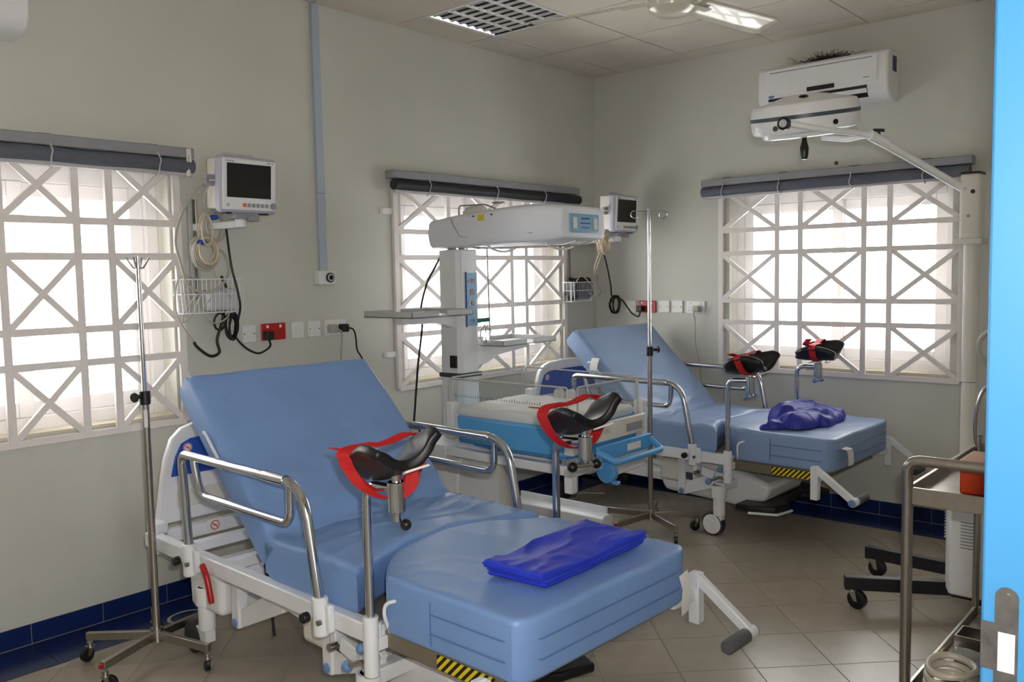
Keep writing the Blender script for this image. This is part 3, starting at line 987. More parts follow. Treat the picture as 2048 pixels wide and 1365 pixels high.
# probe cables, near monitor
t = thing('probe_cable_bundle', 'coiled grey probe cables hanging below the near monitor', 'cable', (-3.33, 0, 1.6))
for k, (cx, cz, rx, rz_, n, mt_) in enumerate(((-3.325, 1.672, 0.062, 0.078, 7, CABLEG), (-3.275, 1.79, 0.045, 0.072, 6, CABLEG), (-3.335, 1.68, 0.048, 0.062, 4, CABLEC), (-3.335, 1.79, 0.03, 0.075, 2, CABLEC))):
    coil((cx, -0.10 - 0.01 * k, cz), rx, rz_, n, 0.0045, 0.16, seed=k).out('coil', mt_, t, world=True)
for (cx, cz) in ((-3.355, 1.72), (-3.29, 1.84)):
    M().sphere((cx, -0.125, cz), 0.016, (1.6, 1, 0.8)).out('tie', TIEB, t, world=True)
for pts, r_, mt_ in (
    ([(-3.34, -.2, 2.02), (-3.40, -.16, 1.955), (-3.455, -.13, 1.846), (-3.485, -.12, 1.73), (-3.469, -.13, 1.615), (-3.444, -.14, 1.521), (-3.375, -.16, 1.484), (-3.296, -.16, 1.506), (-3.226, -.13, 1.577), (-3.235, -.12, 1.662), (-3.268, -.12, 1.686)], 0.0065, CABLEG),
    ([(-3.34, -.2, 1.99), (-3.385, -.15, 1.93), (-3.375, -.12, 1.80), (-3.36, -.12, 1.72)], 0.004, CABLEG),
    ([(-3.34, -.18, 1.985), (-3.35, -.15, 1.92), (-3.31, -.12, 1.85), (-3.30, -.12, 1.79)], 0.004, CABLEG),
    ([(-3.31, -.1, 1.62), (-3.29, -.12, 1.55), (-3.33, -.14, 1.46), (-3.36, -.12, 1.40), (-3.31, -.11, 1.335), (-3.23, -.11, 1.36), (-3.22, -.13, 1.45), (-3.28, -.14, 1.5)], 0.004, CABLEG),
    ([(-3.34, -.14, 1.53), (-3.46, -.11, 1.56), (-3.493, -.1, 1.452), (-3.481, -.1, 1.37), (-3.45, -.09, 1.32), (-3.39, -.07, 1.25)], 0.004, CABLEG),
    ([(-3.40, -.15, 1.48), (-3.442, -.1, 1.40), (-3.455, -.1, 1.345), (-3.41, -.1, 1.38), (-3.37, -.12, 1.47)], 0.004, CABLEG)):
    M().tube(smoothpath(pts, 6), r_, 7).out('cable', mt_, t, world=True)
t = thing('probe_cable_bundle', 'cream probe cables drooping below the far corner monitor', 'cable', (-0.4, 0, 1.6))
for k, (cx, cy, cz, rx, rz_, n) in enumerate(((-0.415, -0.36, 1.755, 0.045, 0.075, 4), (-0.36, -0.34, 1.75, 0.04, 0.06, 3))):
    coil((cx, cy, cz), rx, rz_, n + 2, 0.005, 0.18, seed=k + 9).out('coil', CABLEC, t, world=True)
for pts in ([(-0.42, -.34, 1.69), (-0.36, -.25, 1.58), (-0.22, -.16, 1.47), (-0.12, -.13, 1.40), (-0.2, -.14, 1.36), (-0.3, -.15, 1.40)],
            [(-0.38, -.34, 1.70), (-0.3, -.22, 1.56), (-0.17, -.14, 1.50), (-0.15, -.12, 1.42)],
            [(-0.45, -.15, 1.48), (-0.4, -.16, 1.52), (-0.3, -.16, 1.47), (-0.24, -.15, 1.43)],
            [(-0.47, -.05, 1.40), (-0.475, -.04, 1.2), (-0.50, -.04, 1.05), (-0.52, -.04, 0.99)]):
    M().tube(smoothpath(pts, 6), 0.004, 6).out('cable', CABLEC, t, world=True)

# ------------------------------------------------------------------ castors (shared builders)
def small_castor(parent, p, yaw=0.0, r=0.035, name='castor', frame=STEEL, world=False):
    mt = Matrix.Translation(Vector(p)) @ Matrix.Rotation(yaw, 4, 'Z')
    m = M()
    m.cyl(mt @ Vector((0, 0, r * 1.9)), mt @ Vector((0, 0, r * 2.6)), r * 0.42, seg=12)
    m.cyl(mt @ Vector((0, 0, r * 1.85)), mt @ Vector((0, 0, r * 2.05)), r * 0.62, seg=14)
    for s in (-1, 1):
        pr = [(-r * .3, r * 1.95), (r * .5, r * 1.95), (r * .75, r * .85), (r * .35, r * .85)]
        m.prism(pr, lambda a, z, d: mt @ Vector((a, d, z)), s * r * .42 - .001, s * r * .42 + .001)
    c = m.out(name, frame, parent, world=world)
    w = M()
    ax = mt @ Vector((r * .55, 0, r))
    sd = (mt.to_3x3() @ Vector((0, 1, 0)))
    w.tube([ax - sd * r * .34, ax - sd * r * .28, ax + sd * r * .28, ax + sd * r * .34], [r * .88, r, r, r * .88], 20)
    if world:
        inv = parent.matrix_basis.inverted()
        w.bm.transform(inv)
    w.out('wheel', BLACK, c)
    return c

# ------------------------------------------------------------------ delivery beds
def ring_pts(c, r, n=16, axis='x'):
    return [(c[0], c[1] + r * math.cos(2 * PI * k / n), c[2] + r * math.sin(2 * PI * k / n)) for k in range(n)]
def no_smoking(parent, c, r, nrm_y=-1):
    # flat printed sticker facing local -y
    base = M().lathe([(0, 0), (r, 0), (r, 0.0012), (0, 0.0012)], Matrix.Translation(Vector(c)) @ FACE_Y, 24).out('sticker', PAPER, parent)
    y = c[1] - 0.0016
    m = M()
    n = 24
    def rg(i, j):
        a = 2 * PI * i / n
        rr = r * (0.95 if j else 0.78)
        return (c[0] + rr * math.cos(a), y, c[2] + rr * math.sin(a))
    m.grid(rg, n + 1, 2)
    a = R(-45)
    m.bar((c[0] - .8 * r * math.cos(a), y, c[2] - .8 * r * math.sin(a)), (c[0] + .8 * r * math.cos(a), y, c[2] + .8 * r * math.sin(a)), 0.0006, r * .16, (0, 0, 1))
    m.bar((c[0] - .5 * r, y + .0004, c[2]), (c[0] + .5 * r, y + .0004, c[2] + .02 * r), 0.0004, r * .14)
    return m.out('prohibition_sign', PINK, parent)
def make_bed(label, loc, th, vinyl, cradles, extras):
    bed = thing('delivery_bed', label, 'hospital bed', loc, -th, 'adjustable delivery beds')
    def B_(u, v, z):
        return Vector((u, -v, z))
    h, t, Wf, Ws = 0.645, 0.155, 0.414, 0.428
    # mattress ---------------------------------------------------------------
    def vend(u):
        return 1.365 + 0.115 * min(1, (abs(u) / Ws)) ** 2.2
    def seat_uv(s, q):
        u = -Ws + 2 * Ws * s
        return (u, -(0.955 + (vend(u) - 0.955) * q))
    M().soft(seat_uv, 2 * Ws, 0.5, h - t, h, 0.026, 70, 50, 0.012, 6, seed=extras['seed'], ridge=(0.007, 3.0, 9.0)).out('seat_cushion', vinyl, bed, ang=60)
    def foot_uv(s, q):
        u = -Wf + 2 * Wf * s
        v0 = 1.378 + 0.225 * (abs(u) / Wf) ** 2.4
        v1 = 2.15 - 0.035 * (abs(u) / Wf) ** 14
        return (u, -(v0 + (v1 - v0) * q))
    fm_ = M().soft(foot_uv, 2 * Wf, 0.68, 0.466, h, 0.018, 60, 50, 0.006, 5, seed=extras['seed'] + 3, ridge=(0.003, 5.0, 4.0)).out('foot_cushion', vinyl, bed, ang=60)
    for dz, uo in ((0.065, 0.0025), (0.122, 0.0025)):
        m = M()
        pts = [(-Wf - uo, -1.80, h - dz), (-Wf - uo, -2.08, h - dz), (-Wf + .012, -2.118, h - dz)] + [(-Wf + 2 * Wf * k / 10, -2.1515, h - dz) for k in range(1, 10)] + [(Wf - .012, -2.118, h - dz), (Wf + uo, -2.08, h - dz), (Wf + uo, -1.80, h - dz)]
        m.tube(pts, 0.0022, 6)
        m.out('seam_piping', PIPING, fm_)
    for s in (-1, 1):
        M().tube([(s * (Wf + .001), -1.80, h - .03), (s * (Wf + .0015), -1.80, 0.485)], 0.0022, 6).out('seam_piping', PIPING, fm_)
    a = R(44.4); Lb = 0.77; tb = 0.135
    def tfb(x, l, n):
        # l: distance from hinge up the back, n: height over the back face
        return Vector((x, -(1.0 - l * math.cos(a) + n * math.sin(a)), h + l * math.sin(a) + n * math.cos(a)))
    def back_uv(s, q):
        return (-Ws + 2 * Ws * s, -0.03 + (Lb + .03) * q)
    def tfw(x, l, n):
        if n > -0.03:
            n += 0.013 * math.exp(-((l - 0.09) / 0.035) ** 2) * (0.6 + 0.4 * math.sin(x * 9 + 1)) - 0.008 * math.exp(-((l - 0.03) / 0.02) ** 2) + 0.007 * math.exp(-l / 0.35) * max(0.0, 1 - abs(noise.noise(Vector((x * 3.5 + l * 2, l * 8 - x * 2, extras['seed'] + 5)))) * 3) ** 2 + 0.012 * noise.noise(Vector((x * 5, l * 5 + extras['seed'], 2))) * 0.6
            for (cx, cl) in extras['buttons']:
                n -= 0.012 * math.exp(-((x - cx) ** 2 + (l - cl) ** 2) / 0.0009)
        return tfb(x, l, n)
    M().soft(back_uv, 2 * Ws, Lb, -tb, 0.0, 0.024, 60, 64, 0.0, 6, tf=tfw).out('back_cushion', vinyl, bed, ang=60)
    # back support frame
    m = M()
    for s in (-1, 1):
        m.tube([tfb(s * 0.36, 0.0, -tb - .02), tfb(s * 0.36, 0.66, -tb - .02)], 0.013, 8)
    for l in (0.15, 0.4, 0.66):
        m.tube([tfb(-0.36, l, -tb - .02), tfb(0.36, l, -tb - .02)], 0.011, 8)
    m.out('back_frame', ENAMEL, bed)
    m = M()
    for s in (-1, 1):
        m.tube(fillet([tfb(s * 0.40, 0.36, -tb - .01), tfb(s * 0.435, 0.38, -.06), tfb(s * 0.435, 0.54, -.06), tfb(s * 0.40, 0.56, -tb - .01)], 0.03), 0.006, 8)
    m.out('cushion_retainer', ENAMEL, bed)
    # upper frame ------------------------------------------------------------
    for s in (-1, 1):
        M().bar(B_(s * .43, .06, .465), B_(s * .43, 1.57, .465), 0.045, 0.06).out('side_beam', ENAMEL, bed, bevel=0.005)
    m = M()
    for v, z in ((0.085, .465), (0.30, .46), (0.62, .46), (0.95, .46), (1.3, .46), (1.54, .46)):
        m.bar(B_(-.41, v, z), B_(.41, v, z), 0.045 if v > .1 else .05, 0.04 if v > .1 else .055)
    m.out('cross_member', ENAMEL, bed, bevel=0.004)
    m = M()
    for s in (-1, 1):
        m.box(s * .40 - .03, s * .40 + .03, -0.11, -0.03, 0.40, 0.53)
    m.out('head_bracket', ENAMEL, bed, bevel=0.008)
    M().box(-.40, .40, -1.53, -0.98, h - t - 0.014, h - t - 0.003).out('seat_deck', FOOTST, bed, bevel=0.003)
    # headboard
    half = [(-.385, .50), (-.366, .613), (-.352, .70), (-.335, .78), (-.303, .862), (-.256, .903), (-.193, .922), (-.06, .93)]
    poly = half + [(-x, z) for x, z in reversed(half)]
    hb = M().prism(poly, lambda x, z, d: (x, d, z), -0.035, 0.0).out('headboard', WHITE, bed, bevel=0.008, seg=3)
    half = [(-.316, .70), (-.308, .735), (-.295, .785), (-.265, .838), (-.224, .856), (-.118, .866)]
    poly = half + [(-x, z) for x, z in reversed(half)]
    M().prism(poly, lambda x, z, d: (x, d, z), -0.042, -0.034).out('inset_panel', HBLUE, hb, bevel=0.004)
    no_smoking(hb, (-.238, -0.0425, .818), 0.021)
    M().box(-.30, .30, -0.040, -0.034, 0.56, 0.635).out('grip_recess_trim', WHITE2, hb, bevel=0.01)
    lab = M().box(-.20, -.13, -.112, -.111, .44, .50).out('warning_label', PAPER, bed)
    no_smoking(bed, (-.165, -.1125, .472), 0.022)
    # side rails
    for s in (-1, 1):
        U = s * .476
        m = M()
        m.tube(fillet([B_(U, .50, .46), B_(U, .467, .885), B_(U, 1.275, .885), B_(U, 1.36, .46)], [0, .045, .11, 0], 7), 0.0165, 12)
        m.tube(fillet([B_(U, .56, .885), B_(U, .60, .745), B_(U, 1.20, .745), B_(U, 1.205, .885)], [0, .06, .05, 0], 6), 0.0145, 12)
        sr = m.out('side_rail', CHROME, bed)
        M().cyl(B_(U, 1.05, .885), B_(U, 1.18, .885), 0.0185).out('rail_sleeve', CHROME, sr)
        for v in (.498, 1.352):
            m = M()
            m.cyl(B_(U, v, .415), B_(U, v - .004, .54), 0.026)
            m.box(U - .012 - s * .01, U + .012 - s * .01, -v - .045, -v + .02, .43, .52)
            br = m.out('rail_bracket', ENAMEL, bed, bevel=0.006)
            M().cyl(B_(U + s * .024, v - .035, .475), B_(U + s * .05, v - .035, .475), 0.017, seg=16).out('release_knob', BLACKP, br, bevel=0.004)
            M().cyl(B_(U + s * .02, v + .025, .47), B_(U + s * .032, v + .025, .47), 0.009, seg=12).out('bolt', STEEL, br)
    # leg supports
    for s, cr in zip((-1, 1), cradles):
        U = s * .44
        vP = 1.557
        sk = M().cyl(B_(U, vP, .335), B_(U, vP, .52), 0.024).box(min(U, U - s * .07), max(U, U - s * .07), -vP - .02, -vP + .02, .41, .45).out('post_socket', ENAMEL, bed, bevel=0.003)
        M().tube([B_(U, vP, .345), B_(U + s * .0, vP - .05, .36), B_(U, vP - .12, .33)], 0.009, 8).out('clamp_lever', STEEL, sk)
        M().sphere(B_(U, vP - .125, .325), 0.019).out('lever_ball', KNOBB, sk)
        M().sphere(B_(U, vP - .05, .405), 0.017).out('lever_ball', KNOBB, sk)
        cv = vP + .14
        post = M().tube(fillet([B_(U, vP, .50), B_(U, vP, .925), B_(U, cv, .93)], [0, .05, 0], 6), 0.0145, 12).out('leg_support_post', CHROME, bed)
        M().cyl(B_(U, cv, .865), B_(U, cv, .955), 0.026, seg=22).cyl(B_(U, cv, .835), B_(U, cv, .866), 0.012).out('clamp_cylinder', CHROME, post, bevel=0.003)
        if cr['lever'] == 'ball':
            M().sphere(B_(U + .015, cv + .02, .828), 0.017).out('lever_ball', BLACKP, post)
        elif cr['lever'] == 'bar':
            M().tube([B_(U - .06, cv - .01, .85), B_(U + .035, cv + .02, .848)], 0.008, 8).out('lever_bar', STEEL, post)
            for q in ((-.062, -.01), (.04, .02)):
                M().sphere(B_(U + q[0], cv + q[1], .849), 0.019).out('lever_ball', BLACKP, post)
        else:
            M().tube([B_(U - .05, cv, .845), B_(U + .05, cv, .845)], 0.006, 8).out('lever_bar', STEEL, post)
            for q in (-.05, .05):
                M().sphere(B_(U + q, cv, .845), 0.016).out('lever_ball', KNOBB, post)
        # cradle
        Lc, Rr = cr.get('len', 0.275), 0.084
        mt = Matrix.Translation(B_(U, cv, .985)) @ Matrix.Rotation(cr['yaw'], 4, 'Z') @ Matrix.Rotation(cr['pitch'], 4, 'X') @ Matrix.Rotation(cr['roll'], 4, 'Y')
        n, w = 20, 25
        def cf(i, j):
            q = i / (n - 1)            # along -y, open end at q = 1
            f = j / (w - 1) * 2 - 1
            wmax = R(92) * (1 - 0.32 * max(0, (0.35 - q) / 0.35) ** 1.5 - 0.20 * max(0, (q - .82) / .18) ** 2)
            if f < 0:
                k_ = max(0.0, min(1.0, (q - .60) / .4))
                wmax *= 1 - 0.20 * k_ * k_ * (3 - 2 * k_)
            rr = Rr * (0.94 + 0.10 * q)
            ph = f * wmax
            y_ = (0.5 - q) * Lc
            if q > .75:
                y_ += 0.035 * (1 - abs(f) ** 1.5) * (q - .75) / .25
            if q < .25:
                y_ -= 0.03 * (abs(f) ** 2) * (.25 - q) / .25
            z_ = rr * (1 - math.cos(ph)) + 0.018 * max(0, (.3 - q) / .3) ** 2 * (1 - abs(f))
            x_ = rr * math.sin(ph)
            if abs(f) > .8:
                x_ += math.copysign((abs(f) - .8) * 0.11, f)
            return mt @ Vector((x_, y_, z_))
        m = M()
        m.grid(cf, n, w)
        m.out('leg_cradle', BLACK, post, solid=0.03, bevel=0.0, subd=2)
        M().cyl(B_(U, cv, .95), mt @ Vector((0, 0, 0.0)), 0.014).out('cradle_stem', CHROME, post)
        # strap
        yo = cr['strap']
        pts = []
        R_ = Rr + 0.022 + (0.012 if 'wvec' in cr else 0)
        for k in range(19):
            ph = R(-92) + R(184) * k / 18
            pts.append((R_ * 1.03 * math.sin(ph), yo + cr.get('skew', 0) * math.cos(ph), Rr - R_ * math.cos(ph) - cr.get('sag', 0) * max(0, math.cos(ph)) ** 2))
        top = Rr + 0.016 + cr.get('lift', 0.0)
        right = pts[-1]; left = pts[0]
        pts = [(left[0] * .2, yo - .015, top * .96)] + [(left[0] * .75, yo, top)] + pts + [(right[0] * .72, yo, top + .004), (right[0] * .1, yo + .01, top - .008), (-right[0] * .75, yo + .02, top - .004 + .0), (-right[0] * 1.1, yo + .03, top + .012)]
        if cr.get('tail'):
            pts += [(-right[0] * 1.25, yo + .0, top + .05)]
        pts = [mt @ Vector(q) for q in smoothpath(pts, 4)]
        wv = mt.to_3x3() @ Vector(cr.get('wvec', (0, 0.040, 0)))
        M().ribbon(pts, wv, 0.003).out('strap', RED, post)
        if cr.get('hang'):
            pp = [mt @ Vector(q) for q in smoothpath([(-R_ * 1.0, yo + .01, 0.055), (-R_ * .75, yo + .0, -0.02), (-0.02, yo - .02, -0.075), (0.03, yo - .06, -0.05), (0.04, yo - .07, 0.0)], 5)]
            M().ribbon(pp, wv, 0.003).out('strap', RED, post)
        m = M()
        bx, by, bz = cr['buckle']
        q = [mt @ Vector(p_) for p_ in ((bx - .035, by, bz), (bx + .035, by + .0, bz + .006), (bx + .035, by - .022, bz + .004), (bx - .035, by - .022, bz))]
        m.tube(fillet(q + [q[0]], 0.004, 3), 0.0035, 6)
        m.out('buckle', PAPER, post)
    # foot platform and steps
    fp = M().box(-.392, .392, -2.06, -1.56, .405, .463).out('foot_deck', FOOTST, bed, bevel=0.006)
    for s in (-1, 1):
        M().box(s * .393 - .001, s * .393 + .001, -2.03, -1.80, .412, .455).out('hazard_label', HAZ, fp)
    for s in (-1, 1):
        U = s * .52
        m = M()
        m.box(U - .02, U + .02, -2.125, -2.085, .345, .52)
        m.bar(B_(s * .38, 2.09, .445), B_(U, 2.10, .445), 0.03, 0.035)
        br = m.out('foot_handle_bracket', ENAMEL, bed, bevel=0.004)
        M().bar(B_(U, 2.10, .512), B_(U, 2.305, .365), 0.03, 0.034).cyl(B_(U + s * .022, 2.305, .362), B_(U - s * .03, 2.305, .362), 0.022).out('foot_handle_arm', ENAMEL, br, bevel=0.004)
        M().tube([B_(U - s * .03, 2.305, .362), B_(U - s * .15, 2.305, .362), B_(U - s * .16, 2.305, .362)], [.0235, .0235, .017], 18).out('foot_grip', GREYP if False else mat('dark_grey_rubber', (92, 92, 94), 0.5), br)
        M().cyl(B_(U + s * .022, 2.305, .362), B_(U + s * .028, 2.305, .362), 0.019).out('end_cap', KNOBB, br)
        M().tube(fillet([B_(s * .40, 1.60, .47), B_(s * .43, 1.61, .53), B_(s * .43, 1.615, .57), B_(s * .40, 1.66, .585)], 0.02), 0.006, 8).out('foot_cushion_retainer', ENAMEL, bed)
    # base
    m = M()
    prof = [(1.0, .17), (0.96, .25), (1.0, .34), (1.1, .39), (1.35, .39), (1.56, .35), (1.72, .30), (1.68, .20), (1.5, .15)]
    m.prism(prof, lambda v, z, d: (d, -v, z), -.24, .24)
    m.out('base_cover', WHITE, bed, bevel=0.03, seg=3)
    m = M()
    prof = [(0.25, .20), (0.24, .33), (0.28, .385), (0.42, .40), (0.50, .36), (0.50, .21)]
    m.prism(prof, lambda v, z, d: (d, -v, z), -.36, .36)
    m.out('head_base_cover', WHITE, bed, bevel=0.025, seg=3)
    m = M()
    for s in (-1, 1):
        m.bar(B_(s * .10, .35, .23), B_(s * .12, 1.48, .23), 0.05, 0.06)
    m.bar(B_(-.40, 1.48, .29), B_(.40, 1.48, .29), 0.06, 0.05)
    m.out('base_frame', ENAMEL, bed, bevel=0.005)
    for s in (-1, 1):
        U = s * .335
        for v0, v1, za in ((.60, .90, .38), (1.20, 1.45, .33)):
            m = M()
            m.box(U - .022, U + .022, -v0 - .025, -v0 + .025, .20, .44)
            pr = [(v0 + .02, .198), (v0 + .02, .27), (v1, za + .045), (v1 + .04, za + .01), (v1 + .02, za - .045)]
            m.prism(pr, lambda v, z, d: (d, -v, z), U - .012, U + .012)
            m.out('lift_arm', ENAMEL, bed, bevel=0.003)
            M().sphere(B_(U + s * .024, v0, .22), 0.018, (.5, 1, 1)).out('pivot_cap', KNOBB, bed)
    for s in (-1, 1):
        U = s * .34
        for v, wo in ((.345, .095), (1.47, .035)):
            u_ = U if v < 1 else s * .385
            m = M()
            m.cyl(B_(u_, v, .12), B_(u_, v, .30), 0.034, seg=18)
            m.cyl(B_(u_, v, .225), B_(u_, v, .30), 0.043, seg=18)
            pr = [(v - wo + .058 * math.cos(R(q)), .066 + .058 * math.sin(R(q))) for q in range(-20, 200, 20)] + [(v - wo + .058 * math.cos(R(q)), .066 + .058 * math.sin(R(q))) for q in range(200, 340, 20)]
            m.prism(pr, lambda a_, z, d: (d, -a_, z), u_ - (.029 if wo < .05 else .018), u_ + (.029 if wo < .05 else .018))
            m.bar(B_(u_, v, .07), B_(u_, v, .18), 0.045, 0.05, (0, 1, 0))
            if wo > .05:
                m.bar(B_(u_, v - wo, .10), B_(u_, v, .10), 0.04, 0.05)
            c = m.out('castor', WHITE, bed, bevel=0.004)
            ax = B_(u_, v - wo, .067)
            M().tube([ax - Vector((.024, 0, 0)), ax - Vector((.02, 0, 0)), ax + Vector((.02, 0, 0)), ax + Vector((.024, 0, 0))], [.06, .067, .067, .06], 26).out('wheel', mat('dark_grey_tyre', (52, 52, 54), .6), c)
    m = M()
    pr = [(-.36, 1.56), (-.36, 1.66), (-.30, 1.78), (-.16, 1.80), (-.10, 1.74), (.10, 1.74), (.16, 1.80), (.30, 1.84), (.36, 1.70), (.36, 1.56)]
    m.prism(pr, lambda u, v, d: (u, -v, d), .165, .20)
    pd = m.out('foot_pedal_plate', BLACK, bed, bevel=0.01, seg=3)
    M().tube([B_(-.36, 1.64, .158), B_(-.30, 1.79, .158), B_(-.16, 1.81, .158)], 0.008, 8).out('pedal_rail', ENAMEL, pd)
    # actuators and levers
    M().box(-.345, -.27, -1.29, -1.03, .262, .40).out('actuator_box', WHITE2, bed, bevel=0.025, seg=3)
    M().box(-.3465, -.3445, -1.27, -1.21, .29, .335).out('actuator_label', INK, bed)
    M().tube([B_(-.34, .72, .40), B_(-.34, 1.05, .36)], 0.018, 12).out('actuator_rod', ENAMEL, bed)
    M().tube([B_(-.25, .66, .50), B_(-.25, .70, .16)], [.006, .006], 8).cyl(B_(-.25, .665, .47), B_(-.25, .68, .33), 0.012).out('gas_spring', BLACKP, bed)
    M().tube(smoothpath([B_(-.475, .59, .475), B_(-.478, .62, .45), B_(-.478, .64, .40), B_(-.478, .655, .345)], 4), [0.011] * 12 + [0.009], 10).out('release_lever', REDP, bed)
    m = M()
    m.bar(B_(-.40, 1.335, .43), B_(-.40, 1.335, .36), 0.03, 0.05)
    m.bar(B_(-.42, 1.38, .38), B_(-.42, 1.46, .36), 0.02, 0.05)
    m.out('catch_bracket', ENAMEL, bed, bevel=0.004)
    M().cyl(B_(-.42, 1.35, .365), B_(-.45, 1.35, .365), 0.013).out('catch_pin', STEEL, bed)
    return bed, tfb
cr_a = dict(yaw=R(-18), pitch=R(-20), roll=R(-6), strap=0.05, lever='ball', buckle=(0.012, -0.11, -0.02), hang=True, wvec=(-.030, .024, .014), skew=0.02, sag=0.012)
cr_b = dict(yaw=R(-26), pitch=R(-18), roll=R(-9), strap=0.06, lever='bar', buckle=(0.012, -0.11, -0.02), hang=False, wvec=(-.030, .024, .014), skew=0.02, sag=0.03, lift=0.012)
cr_c = dict(yaw=R(-6), pitch=R(-10), roll=R(-2), strap=0.0, lever='knob', buckle=(0.02, -0.05, -0.024), hang=False)
cr_d = dict(yaw=R(5), pitch=R(-2), roll=R(-8), strap=0.0, lever='knob', buckle=(0.0, -0.05, -0.024), hang=False, tail=True)
bed1, _ = make_bed('nearer blue delivery bed with raised back and neatly folded sheet', (-3.399, -0.392, 0), 0.028, VINYL, (cr_a, cr_b), dict(seed=1.0, buttons=((0.12, 0.40), (0.27, 0.42))))
bed2, _ = make_bed('farther blue delivery bed under the right window with crumpled cloth', (-0.56, -0.115, 0), 0.0322, VINYL2, (cr_c, cr_d), dict(seed=5.0, buttons=()))
# care tags
def tagp(bed, pts, w, nm='care_tag'):
    M().ribbon(pts, w, 0.0008).out(nm, PAPER, bed)
tagp(bed1, [(0.36, -2.153, .57), (0.362, -2.165, .53), (0.36, -2.162, .47), (0.365, -2.16, .44)], (0.05, 0.0, 0.01))
tagp(bed2, [(-.28, -2.152, .585), (-.275, -2.185, .58), (-.27, -2.19, .55), (-.255, -2.185, .49)], (0.07, 0, 0.0))
tagp(bed2, [(-.435, -.62, 1.0), (-.45, -.615, .96), (-.45, -.61, .92)], (0.0, 0.06, 0.0))

# ------------------------------------------------------------------ cloths on the beds
def bedpt(bed, u, v, z):
    return bed.matrix_basis @ Vector((u, -v, z))
sh = thing('folded_sheet', 'royal blue folded sheet lying on the nearer bed foot cushion', 'sheet', bedpt(bed1, 0.03, 1.94, .6515), -0.028 + R(-1))
corn = [(-0.275, 0.095), (-0.25, -0.125), (0.285, -0.10), (0.225, 0.125)]
def quad(s, t, ins=0.0, sh_=(0, 0)):
    a, b, c, d = [Vector((*q, 0)) for q in corn]
    p = (1 - s) * ((1 - t) * a + t * b) + s * ((1 - t) * d + t * c)
    return (p.x * (1 - ins) + sh_[0], p.y * (1 - ins) + sh_[1])
lay = [(0.0, 0.016, 0.05, (0.01, 0.004)), (0.014, 0.030, 0.015, (0.012, 0.0)), (0.028, 0.048, 0.0, (0, 0))]
for k, (z0, z1, ins, shf) in enumerate(lay):
    top = k == 2
    def tfs(x, y_, z, top=top, z0=z0):
        zz = z + 0.006 * noise.noise(Vector((x * 7, y_ * 9, k))) * (1 if not top else 1.6) + 0.01 * max(0, x) * 2
        if top and z > 0.035:
            zz += 0.008 * math.sin(x * 16 + y_ * 7) * 0.6 + 0.007 * max(0, 1 - abs(noise.noise(Vector((x * 5 + y_ * 6, y_ * 9 - x * 3, 6.)))) * 4) ** 2 + 0.012 * math.exp(-((y_ - 0.10) / 0.03) ** 2) * max(0, x + .1) * 2
        return Vector((x + 0.006 * noise.noise(Vector((x * 5, y_ * 5, 9 + k))), y_ + 0.006 * noise.noise(Vector((x * 6, y_ * 6, 3 + k))), zz))
    M().soft(lambda s, t, ins=ins, shf=shf: quad(s, t, ins, shf), 0.5, 0.22, z0, z1, 0.0075, 34, 18, 0.0, 8, tf=tfs).out('sheet_fold', SHEET, sh, ang=70)
cl2 = M()
FOLDS = [((-.20, -.06), (.22, .02), .10, .085), ((-.14, .06), (.20, .10), .085, .115), ((-.12, .10), (.02, -.10), .07, .10), ((.02, .08), (.24, -.04), .075, .075),
         ((-.32, .0), (-.14, -.05), .05, .045), ((-.05, -.13), (.16, -.10), .055, .06), ((-.36, .035), (-.26, .01), .03, .025), ((.10, .12), (.27, .05), .06, .07)]
def seg_d(x, y_, a, b):
    ax_, ay_ = a; bx_, by_ = b
    dx, dy = bx_ - ax_, by_ - ay_
    t_ = max(0, min(1, ((x - ax_) * dx + (y_ - ay_) * dy) / (dx * dx + dy * dy)))
    return math.hypot(x - ax_ - t_ * dx, y_ - ay_ - t_ * dy), t_
def heap(x, y_):
    wx = x + 0.02 * noise.noise(Vector((x * 6, y_ * 6, 1.3)))
    wy = y_ + 0.02 * noise.noise(Vector((x * 6, y_ * 6, 8.3)))
    best = 0
    for k, (a, b, w_, h_) in enumerate(FOLDS):
        d, t_ = seg_d(wx, wy, a, b)
        if d < w_:
            hh = h_ * (1 - .18 * t_)
            best = max(best, hh * (1 - (d / w_) ** 2.6) ** .55)
    if best > 0:
        best += (0.006 * noise.noise(Vector((x * 22, y_ * 16, 2))) + 0.010 * max(0, 1 - abs(noise.noise(Vector((x * 7 + y_ * 9, y_ * 8 - x * 3, 5.)))) * 4) ** 2) * min(1, best / .03)
    return best
nx_, ny_ = 120, 76
hv = {}
for i in range(nx_):
    for j in range(ny_):
        x, y_ = -.40 + .74 * i / (nx_ - 1), -.21 + .42 * j / (ny_ - 1)
        z = heap(x, y_)
        if z > 0.0:
            hv[i, j] = cl2.bm.verts.new((x, y_, .002 + z))
for (i, j) in list(hv):
    if (i + 1, j) in hv and (i, j + 1) in hv and (i + 1, j + 1) in hv:
        cl2.face([hv[i, j], hv[i + 1, j], hv[i + 1, j + 1], hv[i, j + 1]])
be = [e for e in cl2.bm.edges if e.is_boundary]
ex_ = bmesh.ops.extrude_edge_only(cl2.bm, edges=be)
for v in ex_['geom']:
    if isinstance(v, bmesh.types.BMVert):
        v.co.z = 0.0005
loose = [v for v in cl2.bm.verts if not v.link_faces]
bmesh.ops.delete(cl2.bm, geom=loose, context='VERTS')
bmesh.ops.smooth_vert(cl2.bm, verts=cl2.bm.verts, factor=.5, use_axis_x=True, use_axis_y=True, use_axis_z=True)
cloth2 = cl2.out('crumpled_cloth', SHEET2, ang=75, solid=0.0)
cloth2.matrix_basis = Matrix.Translation(bedpt(bed2, 0.03, 1.80, .6465)) @ Matrix.Rotation(R(-8), 4, 'Z')
